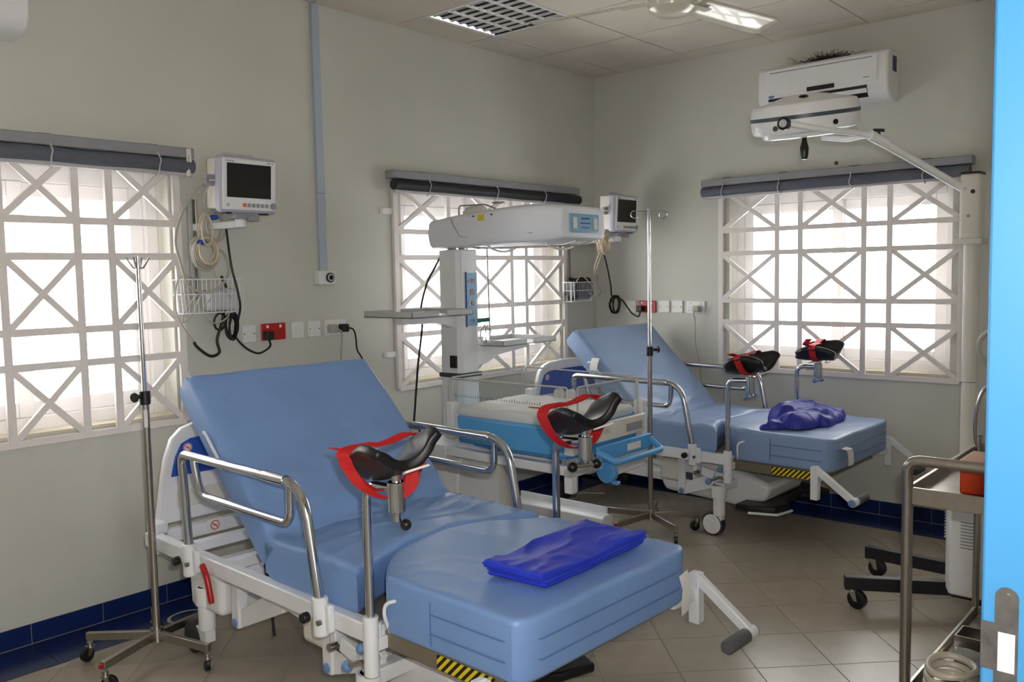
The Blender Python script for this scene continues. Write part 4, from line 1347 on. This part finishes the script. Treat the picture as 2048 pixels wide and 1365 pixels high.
tag(cloth2, 'crumpled indigo cloth heaped on the farther bed foot cushion', 'cloth')

# ------------------------------------------------------------------ infant warmer
wm = thing('infant_warmer', 'white infant radiant warmer with clear-sided blue cot', 'infant warmer', (-1.97, -0.45, 0))
def wpart(m, name, material, parent=wm, **k):
    if parent is wm:
        return m.out(name, material, wm, world=True, **k)
    m.bm.transform(wm.matrix_basis.inverted())
    return m.out(name, material, parent, **k)
m = M()
m.prism([(-2.05, -.38), (-2.05, -.51), (-2.03, -.535), (-1.905, -.535), (-1.895, -.525), (-1.895, -.38)], lambda x, y_, d: (x, y_, d), .30, 1.685)
col = wpart(m, 'column', ENAMEL, bevel=0.008)
wpart(M().cyl((-1.97, -.45, 1.68), (-1.97, -.45, 1.71), 0.06), 'swivel', STEEL)
# heater head: loft along -y
secs = [(-0.33, 0.115, 1.715, 1.85), (-0.36, 0.125, 1.695, 1.855), (-0.66, 0.17, 1.695, 1.875), (-1.05, 0.225, 1.70, 1.888), (-1.22, 0.235, 1.70, 1.888), (-1.345, 0.185, 1.715, 1.872)]
m = M()
rings = []
for (y_, hw, z0, z1) in secs:
    c = -1.97
    bo = 0.9
    rings.append([m.bm.verts.new(q) for q in ((c - hw * bo, y_, z0), (c + hw * bo, y_, z0), (c + hw, y_, z0 + .05), (c + hw * .95, y_, z1 - .02), (c + hw * .8, y_, z1), (c - hw * .8, y_, z1), (c - hw * .95, y_, z1 - .02), (c - hw, y_, z0 + .05))])
for a, b in zip(rings, rings[1:]):
    for k in range(8):
        m.face([a[k], a[(k + 1) % 8], b[(k + 1) % 8], b[k]])
m.face(rings[0]); m.face(list(reversed(rings[-1])))
head = wpart(m, 'heater_head', mat('cool_white_plastic', (232, 235, 244), .4), bevel=0.012, seg=3)
wpart(M().box(-2.09, -1.85, -1.352, -1.342, 1.742, 1.835), 'front_panel', PANELB, bevel=0.006)
for x in (-2.055, -1.885):
    wpart(M().box(x - .016, x + .016, -1.356, -1.35, 1.76, 1.817), 'panel_window', WHITE2, bevel=0.003)
wpart(M().box(-2.0, -1.935, -1.3535, -1.3515, 1.808, 1.816).box(-2.01, -1.925, -1.3535, -1.3515, 1.786, 1.792).box(-2.0, -1.935, -1.3535, -1.3515, 1.765, 1.77), 'panel_print', INKB)
def hx(y_):
    for a, b in zip(secs, secs[1:]):
        if b[0] <= y_ <= a[0]:
            t_ = (a[0] - y_) / (a[0] - b[0])
            return a[1] + (b[1] - a[1]) * t_
    return .15
wpart(M().tube([(-1.97 - hx(y_) * .985 - .001, y_, z) for y_, z in ((-.56, 1.85), (-.58, 1.81), (-.63, 1.755), (-.67, 1.745), (-1.2, 1.745))], 0.0022, 6), 'panel_seam', GREYP)
wpart(M().box(-1.97 - hx(-.82) - .004, -1.97 - hx(-.82) + .01, -.835, -.80, 1.825, 1.855), 'warning_label', YELLOW)
for y_ in (-.75, -.90):
    wpart(M().cyl((-1.97 - hx(y_) - .001, y_, 1.852), (-1.97 - hx(y_) + .01, y_, 1.852), 0.004, seg=8), 'screw', INK)
for y_ in (-.80, -1.20):
    wpart(M().tube(smoothpath([(-2.10, y_ + .0, 1.705), (-2.06, y_, 1.68), (-1.97, y_, 1.665), (-1.88, y_, 1.68), (-1.84, y_, 1.705)], 5), 0.006, 8), 'guard_bow', ENAMEL)
for k in range(5):
    x = -2.06 + .045 * k
    wpart(M().tube([(x, -.62, 1.70), (x, -.70, 1.685), (x, -1.28, 1.685), (x, -1.36, 1.70)], 0.003, 6), 'guard_wire', STEEL)
# accessory on top of the heater
ex = wpart(M().tube(fillet([(-2.0, -.50, 1.86), (-2.0, -.50, 1.93), (-2.0, -.70, 1.925), (-1.98, -.76, 1.90)], 0.02), 0.004, 8).tube([(-1.98 + .03 * math.cos(k * .5), -.78 + .035 * math.sin(k * .5), 1.93) for k in range(11)], 0.004, 6), 'hanger_hook', STEEL)
wpart(M().soft(lambda s, t: (-1.99 + .06 * s, -.66 + .14 * t), .06, .14, 1.85, 1.925, .025, 6, 6, .01, 20), 'drip_chamber_holder', WHITE2)
# control panel
cp = wpart(M().box(-1.995, -1.91, -.542, -.533, 1.255, 1.555), 'control_panel', PANELB, bevel=0.002)
wpart(M().box(-1.999, -1.9945, -.543, -.53, 1.25, 1.56), 'panel_edge', INKB)
def cx_(x):
    return -1.9525 + (x + 1.965) * .58
for (x, z, w, hh) in ((-1.955, 1.51, .05, .024), (-1.965, 1.445, .052, .034), (-1.965, 1.385, .03, .024)):
    wpart(M().box(cx_(x - w / 2), cx_(x + w / 2), -.545, -.541, z - hh / 2, z + hh / 2), 'display', LCDM)
for (x, z) in ((-2.005, 1.51), (-2.01, 1.335), (-1.98, 1.335), (-1.95, 1.335), (-1.92, 1.335), (-1.985, 1.285), (-1.955, 1.285)):
    wpart(M().cyl((cx_(x), -.548, z), (cx_(x), -.541, z), 0.007, seg=14), 'button', LGREY)
for s_ in (-1, 1):
    for k in range(3):
        for q in range(2):
            x = cx_(-1.965 + s_ * (.035 + .016 * q))
            if s_ < 0 and q: continue
            wpart(M().box(x - .004, x + .004, -.545, -.541, 1.37 + .013 * k, 1.379 + .013 * k), 'key', WHITE2)
wpart(M().cyl((-1.93, -.56, 1.283), (-1.88, -.60, 1.288), 0.012), 'probe_plug', GREENP)
wpart(M().cyl((-1.83, -.55, 1.70), (-1.82, -.55, 1.24), 0.005, seg=8), 'hanging_rod', CHROME)
wpart(coil((-1.875, -.58, 1.20), .03, .05, 5, .0022, .2, seed=12), 'probe_coil', STEEL)
# trays
def wtray(x0, x1, y0, y1, z, arm):
    m = M().box(x0, x1, y0, y1, z, z + .008)
    t_ = wpart(m, 'tray', LGREY, bevel=0.003)
    e = .034
    gap = .03
    for (a0, a1, b0, b1) in ((x0, (x0 + x1) / 2 - gap, y0, y0 + .008), ((x0 + x1) / 2 + gap, x1, y0, y0 + .008), (x0, (x0 + x1) / 2 - gap, y1 - .008, y1), ((x0 + x1) / 2 + gap, x1, y1 - .008, y1), (x0, x0 + .008, y0, y1), (x1 - .008, x1, y0, y1)):
        wpart(M().box(a0, a1, b0, b1, z, z + e), 'tray_lip', LGREY, t_, bevel=0.003)
    xa = x0 + .09 if arm > 0 else x1 - .09
    m = M()
    if arm > 0:
        pr = [(x0 + .08, z - .004), (x1 + .07, z - .004), (x1 + .07, z - .085), (x1 - .0, z - .075), (x1 - .10, z - .045), (x0 + .08, z - .04)]
    else:
        pr = [(x1 - .10, z - .004), (x0 - .05, z - .004), (x0 - .05, z - .11), (x0 + .03, z - .10), (x0 + .14, z - .06), (x1 - .10, z - .035)]
    m.prism(pr, lambda x, zz, d: (x, d, zz), (y0 + y1) / 2 - .03, (y0 + y1) / 2 + .03)
    wpart(m, 'tray_bracket', ENAMEL, t_, bevel=0.004)
wtray(-2.52, -2.07, -.66, -.28, 1.325, 1)
wtray(-1.83, -1.34, -.66, -.30, 1.13, -1)
wpart(M().box(-2.062, -2.047, -.51, -.46, 1.02, 1.09), 'latch_block', BLACKP, bevel=0.003)
wpart(M().box(-2.06, -1.885, -.545, -.37, 0.965, 0.99), 'column_collar', INK, bevel=0.004)
# cot
X0, X1, Y0, Y1 = -2.285, -1.655, -1.475, -.675
m = M()
pr = [(X0 + .03, Y1), (X1 - .03, Y1), (X1, Y1 - .03), (X1 - .0, Y0 + .05), (X1 - .06, Y0 - .03), (X0 + .06, Y0 - .03), (X0, Y0 + .05), (X0, Y1 - .03)]
a = [(x, y_, .80) for x, y_ in pr]
b = [((x + 1.97) * .94 - 1.97, (y_ + 1.075) * .94 - 1.075, .655) for x, y_ in pr]
va = [m.bm.verts.new(q) for q in a]; vb = [m.bm.verts.new(q) for q in b]
m.face(va); m.face(list(reversed(vb)))
for k in range(8):
    m.face([va[k], vb[k], vb[(k + 1) % 8], va[(k + 1) % 8]])
cot = wpart(m, 'cot_body', BLUEP, bevel=0.012)
for (x, y_) in ((X0 - .005, Y1 - .03), (X1 + .005, Y1 - .03), (X0 + .015, Y0 + .0), (X1 - .015, Y0 - .0)):
    wpart(M().box(x - .026, x + .026, y_ - .026, y_ + .026, .68, .875), 'corner_post', ENAMEL, bevel=0.006)
wpart(M().soft(lambda s, t: (X0 + .03 + (X1 - X0 - .06) * s, Y0 + .03 + (Y1 - Y0 - .06) * t), .57, .74, .79, .85, .02, 20, 20, .014, 7, bulge=.006), 'cot_mattress', PADW, ang=60)
zt0, zt1 = .80, 1.0
th_ = .006
def panel(p, q, nm='side_panel', scale_marks=False):
    m = M()
    m.bar((*p, (zt0 + zt1) / 2), (*q, (zt0 + zt1) / 2), th_, zt1 - zt0)
    pn = wpart(m, nm, ACRYL)
    mm = M()
    dx = Vector((q[0] - p[0], q[1] - p[1], 0)).normalized() * .004
    P, Q = Vector((*p, 0)), Vector((*q, 0))
    mm.tube(fillet([P + dx + Vector((0, 0, zt0)), P + dx + Vector((0, 0, zt1)), Q - dx + Vector((0, 0, zt1)), Q - dx + Vector((0, 0, zt0))], .015, 4), .0045, 6)
    wpart(mm, 'panel_edge', ACEDGE, pn)
    return pn
pnear = panel((X0, Y1), (X0 + .02, Y0 + .02))
pfar = panel((X1, Y1), (X1 - .02, Y0 + .02))
panel((X0 + .05, Y0 - .01), (X1 - .05, Y0 - .01), 'foot_panel')
panel((X0 + .02, Y1 + .005), (X1 - .02, Y1 + .005), 'head_panel')
for pn, xx in ((pnear, X0 - .004), (pfar, X1 - .006)):
    m = M()
    for k in range(36):
        y_ = Y1 - .05 - k * .0165
        m.box(xx - .0006, xx + .0006 + (.0005 * (Y1 - y_)), y_ - .0012, y_ + .0012, .905, .915 + (.007 if k % 5 == 0 else 0))
    wpart(m, 'scale_print', INKB, pn)
for (x, y_) in ((X1 - .005, Y1 - .01), (X0 + .015, Y1 + .02)):
    pass
for y_ in (-1.0, -1.08):
    wpart(M().soft(lambda s, t, y_=y_: (X1 - .10 + .05 * s, y_ + .035 * t), .05, .035, .84, .905, .012, 4, 4), 'restraint_block', ACEDGE)
# drawer front and handle at the foot
wpart(M().box(X0 + .09, X1 - .03, Y0 - .04, Y0 - .02, .715, .81), 'end_panel', WHITE2, bevel=0.006)
wpart(M().box(-1.86, -1.72, Y0 - .043, Y0 - .039, .735, .775), 'end_label', GREYP)
wpart(M().box(X0 + .16, X1 + .01, Y0 - .05, Y0 - .035, .62, .70), 'handle_back', BLUEP, bevel=0.006)
wpart(M().tube(fillet([(X0 + .17, Y0 - .04, .67), (X0 + .21, Y0 - .125, .625), (X1 - .01, Y0 - .125, .625), (X1 + .01, Y0 - .04, .67)], .02), .016, 12), 'handle', BLUEP)
wpart(M().box(-1.87, -1.75, Y0 - .0525, Y0 - .0495, .64, .675), 'handle_label', PAPER)
# under frame
m = M()
m.box(X0 + .04, X0 + .09, Y0 + .07, -.60, .565, .612); m.box(X1 - .09, X1 - .04, Y0 + .07, -.60, .565, .612)
m.box(X0 + .04, X1 - .04, Y0 + .02, Y0 + .07, .56, .615); m.box(X0 + .04, X0 + .09, Y0 + .022, Y0 + .068, .48, .562); m.box(X0 + .04, X1 - .04, -.60, -.36, .54, .62)
m.box(X0 + .12, X1 - .12, Y0 + .2, -.5, .60, .615)
wpart(m, 'cot_frame', ENAMEL, bevel=0.006)
wpart(M().box(X0 + .1, X1 - .1, Y0 + .1, -.75, .625, .65), 'xray_tray', BLUEP, bevel=0.004)
wpart(M().cyl((-1.995, Y0 - .0, .545), (-1.955, Y0 - .0, .545), 0.055, seg=24).box(-1.99, -1.96, Y0 - .07, Y0 - .03, .488, .506), 'tilt_knob', BLUEP, bevel=0.006)
# plinth and legs
m = M()
m.prism([(-2.16, .12), (-2.13, .50), (-2.08, .56), (-1.86, .56), (-1.81, .50), (-1.78, .12)], lambda x, z, d: (x, d, z), -.58, -.32)
wpart(m, 'plinth', ENAMEL, bevel=0.015, seg=3)
m = M()
m.prism([(-1.78, .12), (-1.80, .46), (-1.74, .46), (-1.55, .16), (-1.55, .12)], lambda x, z, d: (x, d, z), -.53, -.37)
wpart(m, 'plinth_wing', WHITE2, bevel=0.008)
for x, ln in ((-1.47, 1.12), (-2.43, 1.12)):
    m = M()
    m.prism([(x - .055, .075), (x - .055, .135), (x - .03, .15), (x + .03, .15), (x + .055, .135), (x + .055, .075)], lambda q, z, d: (q, d, z), -.22, -ln)
    lg = wpart(m, 'base_leg', ENAMEL, bevel=0.005)
    m = M()
    m.prism([(x + .045, .13), (x + .06, .13), (x + .06, .18), (x + .045, .18)], lambda q, z, d: (q, d, z), -.42, -ln + .04)
    wpart(m, 'leg_rim', ENAMEL, lg, bevel=0.004)
    for y_ in (-.27, -ln - .0):
        small_castor(wm, (x + 1.97, y_ + .45 + .03, 0), R(-70), 0.032)
wpart(M().box(-2.45, -1.45, -.50, -.38, .085, .13), 'base_crossbar', ENAMEL, bevel=0.006)
wpart(M().box(-1.74, -1.58, -1.36, -1.25, .10, .135).box(-1.70, -1.62, -1.25, -.45, .09, .12), 'pedal', ENAMEL, bevel=0.008)
o = M().tube(smoothpath([(-2.02, -.372, 1.66), (-2.045, -.35, 1.60), (-2.07, -.30, 1.50), (-2.085, -.26, 1.36), (-2.08, -.26, 1.25), (-2.13, -.27, 1.03), (-2.16, -.27, 0.8), (-2.17, -.27, 0.69), (-2.13, -.27, 0.65), (-2.14, -.26, .55), (-2.19, -.24, .3), (-2.3, -.16, .012)], 6), 0.006, 8).out('power_cord', CABLEB)
tag(o, 'thin black cord trailing down the infant warmer column', 'power cord')

# ------------------------------------------------------------------ drip stands
def make_iv(label, c, angs, ztop, zc, hooks, rleg=0.29):
    t = thing('drip_stand', label, 'drip stand', (c[0], c[1], 0), 0, 'steel drip stands')
    zl = 0.105
    M().cyl((0, 0, zl - .02), (0, 0, zc), 0.0145, seg=16).out('pole', STEEL, t)
    M().cyl((0, 0, zc - .02), (0, 0, ztop), 0.0095, seg=14).out('inner_pole', CHROME, t)
    cb = M().cyl((0, 0, zc - .035), (0, 0, zc + .02), 0.021).out('height_clamp', BLACKP, t, bevel=0.003)
    d = (-0.9, -0.3) if hooks == 'cross' else (0.85, -0.45)
    M().cyl((d[0] * .02, d[1] * .02, zc), (d[0] * .055, d[1] * .055, zc), 0.008).cyl((d[0] * .05, d[1] * .05, zc), (d[0] * .062, d[1] * .062, zc), 0.02, seg=8).out('clamp_knob', BLACKP, cb, bevel=0.003)
    M().cyl((0, 0, zl - .028), (0, 0, zl + .028), 0.024, seg=16).out('hub', STEEL, t)
    for k, ad_ in enumerate(angs):
        a = R(ad_)
        p0 = Vector((0.02 * math.cos(a), 0.02 * math.sin(a), zl)); p1 = Vector((rleg * math.cos(a), rleg * math.sin(a), zl - .006))
        lg = M().bar(p0, p1, 0.022, 0.032).out('leg', STEEL, t, bevel=0.002)
        small_castor(t, (p1.x * .96, p1.y * .96, 0), a + 1.2 + k * .7, 0.029)
        if k == 1:
            M().cyl(p1, p1 + Vector((math.cos(a), math.sin(a), 0)) * .012, 0.008, seg=10).out('leg_cap', REDP, lg)
    if hooks == 'cross':
        for k in range(4):
            a = R(45 + 90 * k)
            e = Vector((math.cos(a), math.sin(a), 0))
            M().tube([Vector((0, 0, ztop - .05)), e * .02 + Vector((0, 0, ztop - .045)), e * .045 + Vector((0, 0, ztop - .005))], 0.0035, 8).out('hook', CHROME, t)
    else:
        for a in (R(-38), R(142)):
            e = Vector((math.cos(a), math.sin(a), 0))
            s_ = Vector((-math.sin(a), math.cos(a), 0))
            pts = [Vector((0, 0, ztop - .015)), e * .06 + Vector((0, 0, ztop - .013)), e * .085 + Vector((0, 0, ztop - .012))]
            for q in range(11):
                b = q / 10 * 1.6 * PI
                pts.append(e * (.09 + .022 * math.sin(b)) + s_ * 0.02 * (1 - math.cos(b)) * .4 + Vector((0, 0, ztop - .034 + .022 * math.cos(b))))
            M().tube(pts, 0.0032, 8).out('hook', CHROME, t)
    return t
iv1 = make_iv('steel drip stand at the left by the near bed headboard', (-3.887, -0.575), [130, 202, 284, 13, 66], 1.64, 1.085, 'cross')
M().box(-.0148, .0, -.0152, -.0125, 0.96, 1.03).out('pole_label', PAPER, iv1)
iv2 = make_iv('steel drip stand between the warmer and the far bed', (-1.17, -1.22), [98, 170, 242, 314, 26], 1.905, 1.085, 'loops')

# ------------------------------------------------------------------ examination lamp on mobile stand
lm = thing('examination_lamp', 'mobile surgical lamp with round white head below air conditioner', 'surgical lamp', (-1.25, -2.94, 0))
def lp(m, name, material, parent=lm, **k):
    m.bm.transform(lm.matrix_basis.inverted())
    return m.out(name, material, parent, **k)
P = Vector((-1.25, -2.94, 0))
lp(M().cyl(P + Vector((0, 0, .5)), P + Vector((0, 0, 1.66)), 0.031, seg=20), 'pole', WHITE2)
lp(M().cyl(P + Vector((0, 0, 1.02)), P + Vector((0, 0, 1.024)), 0.0315, seg=20), 'pole_joint', GREYP)
slv = lp(M().box(P.x - .05, P.x + .05, P.y - .042, P.y + .042, 1.655, 1.945), 'spring_housing', WHITE2, bevel=0.014, seg=3)
lp(M().box(P.x - .047, P.x + .047, P.y - .04, P.y + .04, 1.944, 1.952), 'housing_cap', BLACKP, slv)
for (yy, z, mt_, r_) in ((.02, 1.88, LGREY, .007), (-.012, 1.865, BLACKP, .009), (.005, 1.76, STEEL, .007)):
    lp(M().cyl((P.x - .053, P.y + yy, z), (P.x - .048, P.y + yy, z), r_, seg=14), 'screw', mt_, slv)
lp(M().box(P.x - .066, P.x + .055, P.y - .055, P.y + .06, 1.635, 1.66), 'housing_bracket', WHITE2, bevel=0.003)
HC = Vector((-1.815, -2.41, 2.19))
ad = Vector((0.08, -1, 0)).normalized()
ap = Vector((-ad.y, ad.x, 0))
if ap.dot(Vector((CAM.x - HC.x, CAM.y - HC.y, 0))) < 0:
    ap = -ap
fork = HC + ad * .27 + Vector((0.02, 0, -.105))
lp(M().cyl(P + Vector((0, 0, 1.885)) - ad * .04, fork, 0.0175, seg=16), 'arm', WHITE)
lp(M().cyl(fork + (P + Vector((0, 0, 1.885)) - fork).normalized() * -.01, fork + (P + Vector((0, 0, 1.885)) - fork).normalized() * .09, 0.021, seg=16), 'arm_collar', WHITE)
fk = fork + (P + Vector((0, 0, 1.885)) - fork).normalized() * .04
lp(M().cyl(fk + Vector((0, 0, .018)), fk + Vector((0, 0, .032)), 0.007).bar(fk - ad * .022 + Vector((0, 0, .04)), fk + ad * .022 + Vector((0, 0, .034)), 0.018, 0.014), 'arm_knob', BLACKP, bevel=0.003)
for s in (1, -1):
    lp(M().tube(smoothpath([fork, fork - ad * .05 + ap * s * .05 + Vector((0, 0, .012)), HC + ad * .13 + ap * s * .17 + Vector((0, 0, -.085)), HC + ad * .03 + ap * s * .232 + Vector((0, 0, -.062)), HC + ap * s * .24 + Vector((0, 0, -.058))], 6), 0.0125, 10), 'yoke', WHITE)
kn = HC + ap * .252 + Vector((0, 0, -.058))
lp(M().tube([kn - ap * .012, kn + ap * .014], 0.027, 10), 'tilt_knob', BLACKP, bevel=0.004)
lp(M().cyl(kn + ap * .013, kn + ap * .017, 0.016), 'knob_cap', LGREY)
cdir = (Vector((CAM.x, CAM.y, 0)) - Vector((HC.x, HC.y, 0))).normalized()
nrm = (Vector((0, 0, 1)) + cdir * .175 + Vector((cdir.y, -cdir.x, 0)) * .055).normalized()
tilt = Matrix.Translation(HC) @ Vector((0, 0, 1)).rotation_difference(nrm).to_matrix().to_4x4() @ Matrix.Diagonal((.875, .875, .95, 1))
def hl(prof, name, material, par=lm):
    return lp(M().lathe(prof, tilt, 48), name, material, par)
hd = hl([(0.0, -.062), (.225, -.062), (.246, -.055), (.253, -.04), (.255, .0), (.255, .018), (.252, .05), (.24, .066), (.20, .075), (.16, .082), (.10, .098), (.06, .104), (0, .105)], 'lamp_head', WHITE)
hl([(.2555, .002), (.2575, .003), (.2575, .018), (.2555, .019)], 'trim_band', mat('slate_trim', (70, 80, 88), .4), hd)
hl([(0, -.083), (.19, -.083), (.205, -.078), (.208, -.062), (0, -.062)], 'lens_cover', mat('milky_lens', (226, 228, 230), .2), hd)
lp(M().tube([HC + cdir * .10 + Vector((0, 0, z)) for z in (-.075, -.09, -.115)], [.008, .008, .008], 10), 'handle_stem', CHROME, hd)
lp(M().lathe([(0, -.19), (.012, -.19), (.017, -.165), (.018, -.14), (.011, -.115), (.009, -.10), (0, -.10)], Matrix.Translation(HC + cdir * .10), 16), 'handle_grip', BLACKP, hd)
lp(M().sphere(tilt @ Vector((-.12, -.05, .092)), .02, (1, 1, .35)), 'top_grommet', BLACKP, hd)
for s in (-.55, .35):
    q = HC + (cdir + Vector((-cdir.y, cdir.x, 0)) * s).normalized() * .2 + Vector((0, 0, -.075))
    lp(M().sphere(q, .01), 'clip', BLACKP, hd)
sd = Vector((-cdir.y, cdir.x, 0))
for s_, z, r_ in ((-.62, -.03, .011), (0.62, -.03, .011)):
    d_ = (cdir + sd * s_).normalized()
    lp(M().cyl(tilt @ (d_ * .25 + Vector((0, 0, z))), tilt @ (d_ * .2575 + Vector((0, 0, z))), r_, seg=14), 'plug_button', BLACKP, hd)
# base
bx0, bx1, by0, by1 = -1.50, -1.14, -3.12, -2.885
bxm = M()
n = 16
pr = [(bx0, by1 - .05), (bx0, by0), (bx1, by0), (bx1, by1 - .05)] + [(bx1 + (bx0 - bx1) * k / n, by1 - .05 + .05 * math.sin(PI * k / n)) for k in range(1, n)]
bxm.prism(pr, lambda x, y_, d: (x, y_, d), .115, .56)
bo = lp(bxm, 'battery_box', WHITE, bevel=0.012)
for k in range(9):
    z = .33 + .014 * k
    for x0 in (-1.49,):
        lp(M().box(bx0 - .001, bx0 + .003, -3.06, -2.98, z, z + .005), 'vent_slot', GREYP, bo)
    lp(M().box(-1.38, -1.28, by1 - .004, by1 + .0015, z, z + .005), 'vent_slot', GREYP, bo)
for (p0, p1) in (((-1.62, -2.53), (-1.40, -2.93)), ((-1.12, -2.455), (-1.14, -2.95)), ((-1.45, -3.05), (-1.66, -3.35)), ((-1.2, -3.05), (-1.08, -3.4))):
    a, b = Vector((*p0, .115)), Vector((*p1, .115))
    lp(M().bar(a, b, 0.045, 0.06), 'base_leg', DSTEEL, bevel=0.003)
    e = a if p0[1] > -2.6 else b
    dr = (a - b).normalized() if p0[1] > -2.6 else (b - a).normalized()
    e = e - dr * .035
    small_castor(lm, (e.x - P.x, e.y - P.y, 0), R(-100), 0.043)
lp(M().box(-1.45, -1.12, -3.08, -2.93, .09, .14), 'base_plate', DSTEEL, bevel=0.003)

# ------------------------------------------------------------------ instrument trolley
tx0, tx1, ty0, ty1 = -2.74, -1.88, -3.56, -3.13
tt = thing('instrument_trolley', 'stainless steel two-shelf trolley at the right edge', 'trolley', (tx0, ty1, 0))
def tp(m, name, material, parent=tt, **k):
    m.bm.transform(tt.matrix_basis.inverted())
    return m.out(name, material, parent, **k)
for y_ in (ty0, ty1):
    tp(M().cyl((tx1, y_, .09), (tx1, y_, .90), 0.0125, seg=14), 'post', STEEL)
tp(M().tube(fillet([(tx0, ty1, .09), (tx0, ty1, .86), (tx0 - .015, ty1, .955), (tx0 - .015, ty0, .955), (tx0, ty0, .86), (tx0, ty0, .09)], [0, .03, .055, .055, .03, 0], 7), 0.0165, 14), 'handle_post', STEEL)
for z in (.84, .20):
    sh_ = tp(M().box(tx0 + .012, tx1 - .012, ty0 + .012, ty1 - .012, z - .004, z), 'shelf', STEEL)
    for (a0, a1, b0, b1) in ((tx0, tx1, ty1 - .006, ty1 + .006), (tx0, tx1, ty0 - .006, ty0 + .006), (tx0 - .006, tx0 + .006, ty0, ty1), (tx1 - .006, tx1 + .006, ty0, ty1)):
        tp(M().box(a0, a1, b0, b1, z - .025, z + .028), 'shelf_rim', STEEL, sh_, bevel=0.002)
for x in (tx0, tx1):
    for y_ in (ty0, ty1):
        small_castor(tt, (x - tx0, y_ - ty1, 0), R(random.uniform(0, 180)), 0.04)
ob_ = thing('sharps_container', 'orange-red plastic box on the trolley top', 'container', (-2.55, -3.30, .84))
M().box(-.07, .10, -.12, .055, 0.0, .098).out('body', ORANGE, ob_, bevel=0.006)
M().box(-.072, .102, -.122, .057, .095, .105).out('lid', mat('pale_lid', (220, 170, 140), .4), ob_, bevel=0.004)
jr = thing('suction_jar', 'clear jar with grey lid at the far trolley end', 'jar', (-2.02, -3.24, .84))
M().lathe([(0, 0), (.05, 0), (.052, .01), (.052, .12), (.046, .13), (0, .13)]).out('jar', ACRYL, jr)
M().lathe([(0, .13), (.056, .13), (.057, .165), (.05, .172), (0, .172)]).out('lid', LGREY, jr)
ho = thing('suction_hose', 'pale hose looping above the trolley beside the blue frame', 'hose', (-2.0, -3.2, .84))
M().tube(smoothpath([(-.02, -.06, .17), (.04, -.04, .24), (.05, .02, .32), (.03, .055, .38), (.02, .05, .43), (.0, 0.0, .47), (-.02, -.08, .48), (-.02, -.16, .44)], 6), 0.0095, 10).out('hose', mat('milky_hose', (196, 196, 190), .35), ho)
M().tube(smoothpath([(-.02, .04, .02), (-.03, .05, .12), (-.03, .03, .24), (-.03, -.03, .29), (-.03, -.1, .30)], 6), 0.007, 10).out('steel_bow', CHROME, ho)
o = thing('tubing_coil', 'cream tubing coiled on the lower trolley shelf', 'tubing', (-2.59, -3.225, .2))
for k in range(3):
    M().tube([(.085 * math.cos(2 * PI * q / 28) + .012 * k - .012, .068 * math.sin(2 * PI * q / 28), .016 + .024 * k + .004 * math.sin(4 * PI * q / 28)) for q in range(28)], 0.0115, 8, closed=True).out('loop', TUBING, o)
o = M().soft(lambda s, t: (-2.42 + .05 * s + .05 * t, -3.44 + .27 * t), .05, .27, .204, .236, .012, 8, 16, .008, 25).out('wrapped_syringe', CLEAR)
tag(o, 'clear wrapped syringe lying across the lower trolley shelf', 'syringe pack')
o = M().soft(lambda s, t: (-2.12 + .12 * s, -3.38 + .16 * t), .12, .16, .204, .25, .015, 10, 12, .02, 22).out('plastic_bag', CLEAR)
tag(o, 'crinkled clear plastic bag at the far end of lower shelf', 'plastic bag')
st_ = thing('steel_dish', 'dark steel dish on the lower trolley shelf', 'dish', (-2.22, -3.30, .2))
M().box(-.05, .05, -.15, .14, .0005, .008).out('base', STEEL, st_)
for (a0, a1, b0, b1) in ((-.055, .055, .14, .146), (-.055, .055, -.156, -.15), (-.056, -.05, -.15, .14), (.05, .056, -.15, .14)):
    M().box(a0, a1, b0, b1, .004, .05).out('rim', STEEL, st_)
o = M().lathe([(0, .204), (.02, .204), (.021, .24), (.018, .245), (0, .245)], Matrix.Translation((-2.46, -3.27, 0))).out('bottle_cap', HBLUE)
tag(o, 'blue round cap beside the tubing on the lower shelf', 'cap')
# loose cables on the floor behind the near bed
o = coil((-3.62, -0.30, 0.012), .07, .07, 2, .006, .15, seed=21)
o.bm.transform(Matrix.Translation((-3.62, -.30, .012)) @ Matrix.Diagonal((1.2, 1, .06, 1)) @ Matrix.Rotation(R(90), 4, 'X') @ Matrix.Translation((3.62, .30, -.012)))
bmesh.ops.translate(o.bm, verts=o.bm.verts, vec=(0, 0, .010))
o = o.out('floor_cable', CABLEG)
tag(o, 'grey cable lying in loops on the floor by the skirting', 'cable')
o = M().tube(smoothpath([(-1.25, -.25, .008), (-1.1, -.32, .008), (-.95, -.30, .008), (-.85, -.42, .008), (-.72, -.36, .008), (-.62, -.5, .008)], 6), .006, 8).out('floor_cable', CABLEG)
tag(o, 'grey cable trailing on the floor under the far bed', 'cable')
